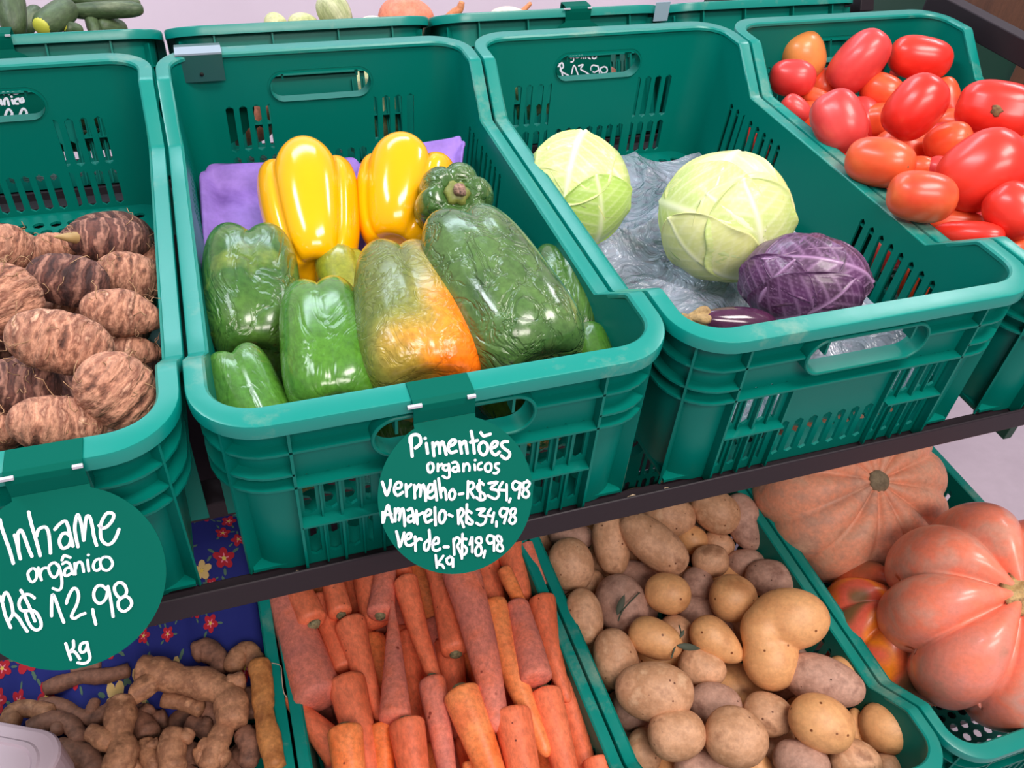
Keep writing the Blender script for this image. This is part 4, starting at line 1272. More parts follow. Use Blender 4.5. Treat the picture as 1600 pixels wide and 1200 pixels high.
for i, (u, v, a, b, phi, z, m, lb) in enumerate(TARS):
    C, L_, R_, M = el_frame(u, v, a, b, phi, z, tilt=((i * 41) % 25) - 12)
    pf = (lambda t: ell(t) * (1 - .42 * max(0, 2 * t - 1) ** 1.2)) if i in (0, 7, 10) else sup(2.2)
    me = mesh('taro_root', *surf(L_, R_, pf, 30, 32, i + 130, .04, 1.5, ring=.018, rf=34), TAR[m])
    V, F = [], []
    r2 = random.Random(i)
    q = []
    for h in range(9 if i not in (0, 12) else 20):
        th = r2.uniform(-1.3, 1.3); t = r2.uniform(-.9, .9); e = math.sqrt(1 - t * t)
        p = np.array([R_ * e * math.cos(th), R_ * e * math.sin(th), t * L_ / 2])
        pts = [p]
        d = p / np.linalg.norm(p)
        for s in range(4):
            d = d * .4 + np.array([r2.uniform(-1, 1) for _ in range(3)]) * .8
            pts.append(pts[-1] + d * .0055)
        q.append(tube(spline(pts, 2), .00035, 3))
    hair = mesh('root_fibres', *merge(q), HAIR)
    ho = None
    r = top('taro_root', None, M, lb, 'taro', 'taro roots in the left crate')
    part('root', me, r); ho = part('root_fibres', hair, r); ho['kind'] = 'stuff'
    if i == 2:
        V, F = tube(spline([(R_ * .5, 0, -L_ * .40), (R_ * .75, 0, -L_ * .47), (R_ * .9, .0, -L_ * .56), (R_ * 1.15, 0, -L_ * .66)], 4), [.006, .0058, .0055, .005, .0048, .0044, .004, .0036, .003, .0024, .0018, .001, .0006][:13], 10)
        part('shoot', mesh('shoot', V, F, plain('pale_shoot', (170, 140, 90), .5)), r, 'pale pointed shoot')
fa = [mesh('taro_root', *surf(.1, .042, sup(2.2), 14, 18, s, .05, 1.4, ring=.015), TAR[s % 2]) for s in range(2)]
for j in range(4):
    for i in range(3):
        C = np.array([-PITCH + .075 + .105 * i, .10 + .11 * j, .05])
        top('taro_root', fa[(i + j) % 2], fmat(C, (0, 0, 1), (rs.uniform(-1, 1), rs.uniform(-1, 1), 0)), 'taro buried beneath the upper taro roots', 'taro', 'taro roots in the left crate')
# ---------------------------------------------------------------- bell peppers
YEL = skin('yellow_pepper_skin', [(255, 172, 0), (255, 186, 8)], 6, .16, bump=.04, bscale=20, coat=.3, fine=.0, rnd=.02)
GRN = skin('green_pepper_skin', [(40, 80, 28), (74, 112, 44), (52, 94, 34), (122, 140, 56)], 11, .24, bump=.3, bscale=34, bdist=.004, bstretch=(1, 1, .6), wrinkle=.45, wscale=26, coat=.35, rnd=.08)
GRN2 = skin('smooth_green_pepper_skin', [(40, 92, 22), (76, 128, 36), (66, 116, 50)], 8, .22, bump=.25, bscale=30, bdist=.003, bstretch=(1, 1, .5), wrinkle=.22, wscale=30, coat=.4, rnd=.05)
GRN3 = skin('shrivelled_green_pepper_skin', [(46, 78, 34), (84, 116, 58), (60, 96, 44), (98, 124, 70)], 9, .22, bump=.4, bscale=28, bdist=.005, bstretch=(1, 1, .7), wrinkle=.6, wscale=40, coat=.4, rnd=.02)
OGR = skin('turning_pepper_skin', [(98, 112, 42), (134, 132, 56), (176, 140, 50), (238, 132, 26), (244, 112, 14)], 7, .27, detail=2, bump=.3, bscale=40, bdist=.003, wrinkle=.3, wscale=40, coat=.25, rnd=.02, contrast=(.38, .66))
nt_ = OGR.node_tree; N_ = nt_.nodes; L_ = nt_.links
rampn = [n_ for n_ in N_ if n_.type == 'VALTORGB'][0]; noisen = [n_ for n_ in N_ if n_.type == 'TEX_NOISE'][0]
sx = N_.new('ShaderNodeSeparateXYZ'); tcn = [n_ for n_ in N_ if n_.type == 'TEX_COORD'][0]; L_.new(tcn.outputs['Object'], sx.inputs[0])
ma = N_.new('ShaderNodeMath'); ma.operation = 'MULTIPLY_ADD'; ma.inputs[1].default_value = -1.9; L_.new(sx.outputs[2], ma.inputs[0]); L_.new(noisen.outputs['Fac'], ma.inputs[2])
off_ = N_.new('ShaderNodeMath'); off_.operation = 'SUBTRACT'; off_.inputs[1].default_value = .09; L_.new(ma.outputs[0], off_.inputs[0])
mb_ = N_.new('ShaderNodeMath'); mb_.operation = 'MULTIPLY_ADD'; mb_.inputs[1].default_value = 1.8; L_.new(sx.outputs[1], mb_.inputs[0]); L_.new(off_.outputs[0], mb_.inputs[2])
L_.new(mb_.outputs[0], rampn.inputs[0])
YGR = skin('yellow_green_pepper_skin', [(110, 130, 30), (150, 150, 50), (90, 124, 20)], 9, .25, bump=.1, bscale=40, coat=.35, rnd=.02)
STEM = skin('pepper_stem', [(74, 96, 40), (110, 116, 60), (96, 74, 56)], 90, .6, bump=.4, bscale=150)


def pep_prof(taper, p=3.6):
    def f(t):
        return max(0, 1 - abs(2 * t - 1) ** p) ** (1 / p) * (1 - taper * t)
    return f


# stem-end px, tip px, width, z, z, taper, lobes, lobe depth, phase, material, stem, flat, label
PEPS = [
    ((499, 432), (478, 262), 152, .085, .120, -.40, 4, .17, .0, YEL, 0, 'smooth yellow bell pepper on the left, standing on the purple tray'),
    ((614, 390), (640, 256), 150, .090, .125, -.56, 4, .17, .17, YEL, 0, 'yellow bell pepper on the right, half hidden by green ones'),
    ((528, 404), (556, 500), 100, .085, .075, .2, 3, .2, .9, YGR, 0, 'yellowish green pepper tucked behind the middle ones'),
    ((402, 570), (386, 382), 150, .085, .110, -.04, 4, .14, .36, GRN, 0, 'glossy dark green pepper against the left crate wall'),
    ((424, 700), (363, 557), 116, .100, .115, .1, 3, .22, .5, GRN2, 0, 'green pepper in the front left corner of the crate'),
    ((530, 650), (497, 454), 150, .122, .135, .16, 3, .14, .52, GRN2, 0, 'bright green pepper with wrinkled middle, front left of centre'),
    ((674, 622), (615, 394), 204, .132, .150, .32, 3, .20, .38, OGR, 0, 'green pepper turning orange at its base, in the front middle'),
    ((852, 592), (706, 358), 200, .138, .170, .10, 4, .10, .1, GRN3, 0, 'largest shrivelled dark green pepper lying on top'),
    ((902, 545), (870, 396), 92, .095, .110, .0, 3, .24, .4, GRN, 0, 'dark green pepper with a curled lobe by the right wall'),
    ((946, 600), (924, 518), 86, .095, .105, .1, 3, .2, .1, GRN2, 0, 'small green pepper end in the front right corner'),
]
for i, (a, b, w_, z1, z2, tp, nl, ld, ph, m, st, lb) in enumerate(PEPS):
    C, ax, M = ax_frame(a, b, z1, z2)
    L_ = np.linalg.norm(ax) * 1.0; R_ = w_ / 2 * mpp(C) * 1.04 / (1 - min(tp, 0) * .72 if m is YEL else 1)
    V, F = surf(L_, R_, pep_prof(tp), 44, 72, i + 200, .028, 1.1, lobes=nl, lamp=ld, lph=ph * 2, lsharp=.5 if m is YEL else .8, dim0=.10, dim1=.07, lobe_end=.2 if m is YEL else .16, bend=.02)
    ps = [('fruit', mesh('fruit', V, F, m))]
    if not st:
        add_thing('bell_pepper', ps[0][1], M, lb, 'bell pepper', 'bell peppers in the crate'); continue
    V, F = tube(spline([(0, 0, -L_ * .41), (.002, 0, -L_ * .46), (.004, .002, -L_ * .53), (.009, .003, -L_ * .58)], 3), [.010, .0085, .0065, .0055, .005, .005, .005, .0055, .006, .0065], 10)
    ps.append(('stem', mesh('stem', V, F, STEM)))
    add_thing('bell_pepper', None, M, lb, 'bell pepper', 'bell peppers in the crate', ps)
# the pepper seen end-on with its stem scar facing the customer
C, L_, R_, M = el_frame(708, 322, 60, 68, 0, .135)
w = CC - C; w /= np.linalg.norm(w)
zax = w + CR[:, 1] * .35 + CR[:, 0] * .1
M = fmat(C, CR[:, 0], -zax)
V, F = surf(.095, R_ * .96, pep_prof(.1, 2.5), 36, 80, 260, .03, 1.2, lobes=6, lamp=.2, lph=.3, lsharp=.6, dim0=.18)
ps = [('fruit', mesh('fruit', V, F, GRN3))]
V, F = surf(.012, R_ * .30, sup(3), 8, 20, 3, .1, 3, lobes=6, lamp=.25); V = V + np.array([0, 0, -.036])
ps.append(('stem_base', mesh('stem_base', V, F, skin('stem_base', [(106, 122, 44), (140, 140, 70)], 60, .5, bump=.3))))
V, F = surf(.014, R_ * .15, sup(3), 8, 16, 4, .3, 4); V = V + np.array([.002, 0, -.043])
ps.append(('stem_scar', mesh('stem_scar', V, F, skin('cut_stem_scar', [(120, 84, 72), (176, 140, 122), (60, 40, 36)], 160, .8, bump=.8, bscale=200))))
add_thing('bell_pepper', None, M, 'dark green pepper with its brown stem scar facing up, behind the largest', 'bell pepper', 'bell peppers in the crate', ps)
mF = mesh('bell_pepper', *surf(.10, .042, pep_prof(.15), 20, 32, 5, .03, 1.1, lobes=4, lamp=.12), GRN)
for i, (x, y, a) in enumerate(((.08, .1, .4), (.18, .12, 1.2), (.275, .11, 2.0), (.08, .21, 2.8), (.18, .235, .1), (.275, .22, 1.0))):
    top('bell_pepper', mF, fmat((x, y, .052), (0, 0, 1), (math.cos(a), math.sin(a), 0)), 'green pepper buried at the bottom of the crate', 'bell pepper', 'bell peppers in the crate')

# ---------------------------------------------------------------- purple fruit trays
PURP = skin('purple_pulp_tray', [(122, 92, 176), (150, 116, 204), (116, 82, 168)], 14, .62, bump=.15, bscale=160, rnd=.12, fine=.06)


def tray(corners, label, cups=3, th=.0022, deep=.020):
    """moulded pulp tray: rolled lip and soft hollows; corners in the shelf frame, near-left, near-right, far-right, far-left"""
    A, B_, C_, D_ = [np.asarray(p, float) for p in corners]
    C0 = (A + B_ + C_ + D_) / 4
    nrm = np.cross(B_ - A, D_ - A); nrm /= np.linalg.norm(nrm)
    n, m = 56, 44
    V, F = [], []
    for j in range(m + 1):
        for i in range(n + 1):
            s, t = i / n, j / m
            # rounded outline
            x, y = 2 * s - 1, 2 * t - 1
            k = (abs(x) ** 8 + abs(y) ** 8) ** (1 / 8) / max(abs(x), abs(y), 1e-6) if max(abs(x), abs(y)) > 0 else 1
            x, y = x / k, y / k
            s, t = (x + 1) / 2, (y + 1) / 2
            p = A * (1 - s) * (1 - t) + B_ * s * (1 - t) + C_ * s * t + D_ * (1 - s) * t
            e = max(abs(x), abs(y))
            h = 0.0
            if e > .93: h = .0035 * (1 - ((e - .965) / .035) ** 2) if e > .93 else 0
            else: h = -deep * min(1, (.93 - e) / .16) ** 1.3 * (.75 + .25 * math.sin(s * math.pi * cups * 1.0) * math.sin(t * math.pi * 2.2))
            V.append(p - C0 + nrm * h)
    for j in range(m):
        for i in range(n):
            a = j * (n + 1) + i
            F.append((a, a + 1, a + n + 2, a + n + 1))
    me = solid(mesh('tray', V, F, PURP), th)
    return top('pulp_tray', me, fmat(C0), label, 'tray', 'purple pulp trays in the pepper crate')


def pt(u, v, z): return px(u, v, 2, z)


tray([pt(326, 520, .055), pt(590, 480, .055), pt(572, 246, .085), pt(308, 258, .085)], 'lilac pulp fruit tray lying under the left yellow pepper')
tray([pt(560, 425, .075), pt(706, 400, .07), pt(728, 212, .115), pt(600, 232, .10)], 'deeper purple pulp tray tilted behind the right yellow pepper', 2, deep=.010)

# ---------------------------------------------------------------- cabbages
def veined(name, leaf, vein, edge=None, rough=.45):
    m = bpy.data.materials.new(name)
    nt, N, L, B = nodes_of(m)
    at = N.new('ShaderNodeAttribute'); at.attribute_name = 'vein'
    tc = N.new('ShaderNodeTexCoord'); nz = N.new('ShaderNodeTexNoise'); nz.inputs['Scale'].default_value = 26; nz.inputs['Detail'].default_value = 4
    L.new(tc.outputs['Object'], nz.inputs['Vector'])
    m1 = N.new('ShaderNodeMix'); m1.data_type = 'RGBA'; m1.inputs[6].default_value = lin(leaf); m1.inputs[7].default_value = lin(edge or leaf)
    mr = N.new('ShaderNodeMapRange'); mr.inputs['From Min'].default_value = .35; mr.inputs['From Max'].default_value = .65
    L.new(nz.outputs['Fac'], mr.inputs['Value']); L.new(mr.outputs[0], m1.inputs[0])
    m2 = N.new('ShaderNodeMix'); m2.data_type = 'RGBA'; L.new(at.outputs['Fac'], m2.inputs[0])
    L.new(m1.outputs[2], m2.inputs[6]); m2.inputs[7].default_value = lin(vein)
    L.new(m2.outputs[2], B.inputs['Base Color']); B.inputs['Roughness'].default_value = rough
    B.inputs['Coat Weight'].default_value = .15
    bp = N.new('ShaderNodeBump'); bp.inputs['Strength'].default_value = .25; bp.inputs['Distance'].default_value = .003
    L.new(nz.outputs['Fac'], bp.inputs['Height']); L.new(bp.outputs[0], B.inputs['Normal'])
    return m


def leaf_shell(R, squash, base_dir, mid_dir, wid, length, lift, seed, mat_, nv=7, vein_w=.05, back=.25, relief=.012):
    """leaf wrapped on a ball: base_dir where the rib starts, mid_dir the way it runs"""
    z = np.asarray(base_dir, float); z /= np.linalg.norm(z)
    x = np.asarray(mid_dir, float); x = x - z * (x @ z); x /= np.linalg.norm(x)
    y = np.cross(z, x)
    n, m = 64, 56
    V, F, A = [], [], []
    r = random.Random(seed); p1, p2 = r.uniform(0, 6), r.uniform(0, 6)
    for i in range(n + 1):
        a = -back + (length + back) * i / n             # angle along rib
        fr = i / n
        half = wid * (max(0.02, 1 - abs(2 * fr - 1) ** 2.6)) ** .6 * (1 + .04 * math.sin(fr * 11 + p1))
        for j in range(m + 1):
            b = (2 * j / m - 1)
            w_ = b * half
            # point: rotate along rib by a, sideways by w_
            d = (z * math.cos(a) + x * math.sin(a)) * math.cos(w_) + y * math.sin(w_)
            v1 = math.exp(-(w_ / (vein_w * (1.5 - fr))) ** 2)
            k = (a * nv / length - abs(w_) * 2.4 + .12 * math.sin(w_ * 5 + p2)) % 1.0
            v2 = math.exp(-((k - .5) / .11) ** 2) * .5 * (1 - abs(b) ** 2 * .7)
            k2 = (a * nv * 2.3 / length + abs(w_) * 4.0 + .3 * math.sin(a * 9 + p1)) % 1.0
            v3 = math.exp(-((k2 - .5) / .1) ** 2) * .3
            vv = min(1, max(v1, v2, v3))
            e = max(abs(b), abs(2 * fr - 1))
            up = lift * max(0, (e - .82) / .18) ** 2 * (1 + .5 * math.sin(fr * 17 + b * 5 + p1))
            h = 1 + relief * vv + up + .006 * math.sin(a * 6 + p1) * math.cos(w_ * 5 + p2)
            p = d * R * h
            V.append((p[0] * squash[0], p[1] * squash[1], p[2] * squash[2])); A.append(vv)
    for i in range(n):
        for j in range(m):
            q = i * (m + 1) + j
            F.append((q, q + 1, q + m + 2, q + m + 1))
    me = mesh('leaf', V, F, mat_)
    at = me.attributes.new('vein', 'FLOAT', 'POINT')
    at.data.foreach_set('value', A)
    me = solid(me, .0007)
    return me


def cabbage(u, v, ra, rb, z, leaf_mats, core_mat, leaves, label, seed, squash_d=.95, phi=0, relief=.012, vein_w=.05):
    C = px(u, v, 2, z); k = mpp(C)
    w = CC - C; w /= np.linalg.norm(w)
    Rx = CR[:, 0] - w * (CR[:, 0] @ w); Rx /= np.linalg.norm(Rx); Uy = np.cross(w, Rx)
    ph = math.radians(phi)
    X = math.cos(ph) * Rx - math.sin(ph) * Uy; Y = np.cross(w, X)
    M = Matrix.Identity(4)
    for i in range(3): M[i][0], M[i][1], M[i][2], M[i][3] = X[i], Y[i], w[i], C[i]
    r = top('cabbage', None, TF @ M, label, 'cabbage', 'cabbages in the crate')
    R = ra * k
    sq = (1, rb / ra, squash_d * rb / ra)
    V, F = surf(2 * R * .965, R * .965, ell, 40, 48, seed, .01, 1)
    me = mesh('head', [(p[0] * sq[0], p[1] * sq[1], p[2] * sq[2]) for p in V], F, core_mat)
    at = me.attributes.new('vein', 'FLOAT', 'POINT')
    part('head', me, r)
    for i, (bd, md, wd, ln, lf, mi) in enumerate(leaves):
        part('leaf', leaf_shell(R * (.968 + .008 * i), sq, bd, md, wd, ln, lf, seed + i, leaf_mats[mi], relief=relief, vein_w=vein_w), r)
    return r


CAB_A = veined('cabbage_leaf_pale', (206, 218, 140), (236, 240, 200), (190, 210, 118))
CAB_B = veined('cabbage_leaf_green', (168, 204, 92), (224, 234, 178), (186, 214, 112))
CAB_C = veined('cabbage_leaf_yellow', (216, 222, 138), (240, 240, 196), (226, 226, 158))
REDC = veined('red_cabbage_leaf', (92, 50, 92), (168, 128, 168), (58, 32, 54), .38)
REDD = veined('red_cabbage_leaf_dark', (66, 42, 58), (140, 108, 134), (100, 56, 108), .4)
cabbage(898, 297, 88, 88, .100, [CAB_A, CAB_B, CAB_C], CAB_A,
        [((-.2, .6, .5), (1, -.2, .3), .9, 1.9, .02, 0), ((-.7, .1, .7), (.5, -1, .2), .8, 1.8, .02, 2), ((.1, .95, .35), (-.25, -1, .6), .75, 1.5, .03, 0),
         ((.35, -.9, .25), (.05, 1, .7), .85, 1.45, .03, 1)],
        'green and pale cabbage at the rear left of its crate', 300)
cabbage(1133, 338, 104, 101, .105, [CAB_A, CAB_B, CAB_C], CAB_C,
        [((.1, .95, .2), (-.3, -1, .6), 1.0, 1.8, .02, 2), ((-.9, .2, .4), (1, -.3, .6), .9, 1.8, .02, 0), ((.8, -.6, .3), (-.9, .8, .8), .95, 1.7, .02, 2),
         ((.45, -.85, .25), (-.1, 1, .6), .8, 1.7, .045, 0), ((.3, -.9, .3), (-1, .5, .5), .8, 1.6, .03, 2)],
        'large pale yellow-green cabbage in the middle of its crate', 320)
cabbage(1257, 438, 99, 72, .105, [REDC, REDD], REDC,
        [((-.9, -.3, .3), (.6, .9, .6), 1.0, 2.1, .03, 1), ((.9, .2, .3), (-.8, .3, .6), 1.0, 1.9, .03, 0), ((-.62, -.75, .3), (.3, 1, .7), .8, 1.5, .04, 0), ((-.5, -.9, .2), (1, .55, .7), .9, 1.9, .04, 0)],
        'purple red cabbage in front of the large pale one', 340, .95, 6, .02, .035)

# ---------------------------------------------------------------- eggplant
EGGP = skin('eggplant_skin', [(48, 20, 44), (72, 34, 60), (40, 16, 36)], 10, .16, bump=.03, coat=.5)
CALYX = skin('dry_calyx', [(120, 92, 58), (164, 136, 92), (96, 74, 48)], 60, .8, bump=.5, bscale=120, bstretch=(1, 1, .3))
C, ax, M = ax_frame((1086, 497), (1215, 512), .085, .075)
L_ = np.linalg.norm(ax); R_ = 26 * mpp(C)
V, F = surf(L_, R_, lambda t: ell(t) * (.72 + .55 * t), 24, 32, 400, .02, 1)
r = add_thing('eggplant', None, M, 'dark purple eggplant with a dry calyx, left of the red cabbage', 'eggplant', None, [('fruit', mesh('fruit', V, F, EGGP))])
V, F = surf(R_ * 1.5, R_ * .78, lambda t: ell(t) * (.5 + .8 * t), 18, 40, 401, .08, 3, lobes=5, lamp=.35, lsharp=.7)
V = V + np.array([0, 0, -L_ / 2 + R_ * .2])
part('calyx', mesh('calyx', V, F, CALYX), r)
part('stalk', mesh('stalk', *tube([(0, 0, -L_ / 2 - R_ * .9), (0, 0.002, -L_ / 2 - R_ * .3), (0, 0, -L_ / 2 + .004)], [.004, .005, .007], 10), CALYX), r)

# ---------------------------------------------------------------- clear film on the crate floor
FILM = bpy.data.materials.new('clear_plastic_film')
nt, N, L, B = nodes_of(FILM)
B.inputs['Base Color'].default_value = lin((176, 184, 202)); B.inputs['Roughness'].default_value = .2
B.inputs['Specular IOR Level'].default_value = .9
tr = N.new('ShaderNodeBsdfTransparent'); mxs = N.new('ShaderNodeMixShader')
tc = N.new('ShaderNodeTexCoord'); nz = N.new('ShaderNodeTexNoise'); nz.inputs['Scale'].default_value = 14; nz.inputs['Detail'].default_value = 5
L.new(tc.outputs['Object'], nz.inputs['Vector'])
mr = N.new('ShaderNodeMapRange'); mr.inputs['From Min'].default_value = .35; mr.inputs['From Max'].default_value = .7; mr.inputs['To Min'].default_value = .38; mr.inputs['To Max'].default_value = .85
L.new(nz.outputs['Fac'], mr.inputs['Value']); L.new(mr.outputs[0], mxs.inputs[0])
n5 = N.new('ShaderNodeTexNoise'); n5.inputs['Scale'].default_value = 22; n5.inputs['Detail'].default_value = 4; n5.inputs['Distortion'].default_value = 1.5
L.new(tc.outputs['Object'], n5.inputs['Vector'])
s5 = N.new('ShaderNodeMath'); s5.operation = 'SUBTRACT'; s5.inputs[1].default_value = .5; L.new(n5.outputs['Fac'], s5.inputs[0])
s6 = N.new('ShaderNodeMath'); s6.operation = 'ABSOLUTE'; L.new(s5.outputs[0], s6.inputs[0])
b5 = N.new('ShaderNodeBump'); b5.inputs['Strength'].default_value = .9; b5.inputs['Distance'].default_value = .02; L.new(s6.outputs[0], b5.inputs['Height']); L.new(b5.outputs[0], B.inputs['Normal'])
L.new(tr.outputs[0], mxs.inputs[1]); L.new(B.outputs[0], mxs.inputs[2]); L.new(mxs.outputs[0], N['Material Output'].inputs[0])


def film(x0, x1, y0, y1, z0, label, seed, amp=.016, n=110, m=170):
    V, F = [], []
    P = []
    for j in range(m + 1):
        for i in range(n + 1):
            P.append((x0 + (x1 - x0) * i / n, y0 + (y1 - y0) * j / m, 0))
    P = np.array(P)
    a = np.abs(wob(P + 3, seed, 30, 11)) ; b = np.abs(wob(P + 3, seed + 1, 75, 13)); c = wob(P + 3, seed + 2, 22)
    h = amp * np.maximum(0, 1 - a * 1.3) ** 2 + amp * .5 * np.maximum(0, 1 - b * 1.3) ** 2 + amp * .6 * c
    ex = np.minimum(np.minimum(P[:, 0] - x0, x1 - P[:, 0]) / .03, 1); ey = np.minimum(np.minimum(P[:, 1] - y0, y1 - P[:, 1]) / .03, 1)
    P[:, 2] = z0 + np.maximum(h, 0) + (1 - ex) * .012
    P[:, 0] += .006 * wob(P * 1.0, seed + 4, 30); P[:, 1] += .006 * wob(P, seed + 6, 30)
    C = np.array([(x0 + x1) / 2, (y0 + y1) / 2, z0])
    for j in range(m):
        for i in range(n):
            q = j * (n + 1) + i
            F.append((q, q + 1, q + n + 2, q + n + 1))
    return top('plastic_film', mesh('film', P - C, F, FILM), fmat(C), label, 'plastic film')


film(PITCH + .035, PITCH + .325, .045, .55, .016, 'crumpled clear plastic film covering the bottom of the cabbage crate', 7)

# ---------------------------------------------------------------- pumpkins
PKA = skin('pumpkin_skin_beige', [(190, 128, 100), (226, 166, 134), (240, 160, 124), (206, 150, 124), (232, 176, 144)], 14, .55, fine=.12, bump=.2, bscale=60, rnd=0)
PKB = skin('pumpkin_skin_mottled', [(92, 66, 46), (150, 90, 60), (222, 100, 58), (242, 132, 24), (226, 92, 62), (214, 96, 74), (130, 92, 56)], 8, .4, detail=2, fine=.1, bump=.15, bscale=60, coat=.15, rnd=0, contrast=(.34, .66))
PKC = skin('pumpkin_skin_pink', [(190, 134, 112), (232, 140, 120), (244, 134, 104), (222, 156, 134), (240, 130, 104)], 9, .33, fine=.08, bump=.2, bscale=50, coat=.2, rnd=0)
PSTEM = skin('pumpkin_stem', [(176, 138, 80), (222, 190, 130), (120, 84, 50)], 60, .8, bump=.6, bscale=100, bstretch=(1, 1, .3))


def pumpkin(u, v, ra, z, tip, ob, lobes, depth_, mat_, label, seed, stem, ph=0.0, wide=1.0):
    """tip: px offset of the visible pole from the centre"""
    C = px(u, v, 2, z); k = mpp(C)
    w = CC - C; w /= np.linalg.norm(w)
    Rx = CR[:, 0] - w * (CR[:, 0] @ w); Rx /= np.linalg.norm(Rx); Uy = np.cross(w, Rx)
    R = ra * k; H = R * ob
    o = (tip[0] * Rx - tip[1] * Uy) * k
    s2 = min(.96, (np.linalg.norm(o) / (H * .92)))
    ax = o / np.linalg.norm(o) * s2 + w * math.sqrt(1 - s2 * s2)
    M = fmat(C, Rx, -ax)
    V, F = surf(2 * H, R, sup(2.35), 48, 160, seed, .075 if mat_ is PKC else .04, 1.5, lobes=lobes, lamp=depth_, lph=ph, lsharp=.55, dim0=.10, dim1=.08, pole=.09 if mat_ is PKA else .18)
    V[:, 1] *= wide
    ps = [('fruit', mesh('fruit', V, F, mat_))]
    zb = -H * (1 - .20)
    if stem:
        V, F = tube(spline([(0, 0, zb + .004), (.002, 0, zb - .008), (.008, .004, zb - .018), (.018, .008, zb - .024)], 3), [.030, .018, .013, .010, .0085, .008, .008, .009, .010, .012], 12)
        ps.append(('stem', mesh('stem', V, F, PSTEM)))
    else:
        V, F = surf(.010, .016, sup(3), 8, 20, 3, .1, 3); V = V + np.array([0, 0, zb + .0005])
        ps.append(('blossom_scar', mesh('scar', V, F, skin('blossom_scar', [(110, 96, 74), (150, 134, 104)], 90, .8, bump=.4))))
    return add_thing('pumpkin', None, M, label, 'pumpkin', 'pumpkins in the bottom right crate', ps)


pumpkin(1322, 762, 150, LZ + .155, (52, -12), .72, 12, .08, PKA, 'beige pumpkin at the rear with a round blossom scar', 500, False, .2)
pumpkin(1404, 985, 120, LZ + .09, (30, -50), .80, 10, .08, PKB, 'mottled orange and green pumpkin underneath, by the potato crate', 520, False, .5)
pumpkin(1548, 958, 176, LZ + .205, (55, -32), .74, 8, .20, PKC, 'glossy pink-orange deeply ribbed pumpkin lying on top', 540, True, .15)

# ---------------------------------------------------------------- ginger
GIN = [skin('ginger_skin', [(118, 78, 54), (196, 140, 102), (158, 108, 78), (222, 166, 124)], 34, .65, stretch=(1, 1, 1), bump=.5, bscale=90, bdist=.002, rnd=.12),
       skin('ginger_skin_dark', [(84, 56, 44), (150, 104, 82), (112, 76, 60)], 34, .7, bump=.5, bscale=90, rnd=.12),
       skin('turmeric_skin', [(150, 90, 44), (206, 138, 76), (176, 110, 56)], 40, .6, bump=.5, bscale=100, rnd=.05)]


def knob(pts, rads, seed, ringf=1.0):
    P = spline(pts, 7)
    n = len(P); r = np.interp(np.linspace(0, len(rads) - 1, n), range(len(rads)), rads)
    rs_ = random.Random(seed)
    s = 0; out = []
    L_ = sum(np.linalg.norm(P[i + 1] - P[i]) for i in range(n - 1))
    for i in range(n):
        t = i / (n - 1)
        e = min(1, math.sqrt(max(0.0, 1 - (1 - min(1, t * L_ / (r[i] * .9))) ** 2)) + .12) * min(1, math.sqrt(max(0.0, 1 - (1 - min(1, (1 - t) * L_ / (r[i] * .9))) ** 2)) + .12)
        if i > 0: s += np.linalg.norm(P[i] - P[i - 1])
        ring_ = 1 - .09 * max(0, math.sin(s / .0105 * math.pi * ringf + seed)) ** 6 + .05 * math.sin(s * 130 + seed)
        out.append(r[i] * e * ring_)
    V, F = tube(P, out, 16)
    V = np.array(V)
    c = V.mean(0); d = wob(V * 60, seed, 1.0)
    V += (np.random.RandomState(seed).randn(*V.shape) * .0002) + (V - c) * (d * .02)[:, None]
    return V, F


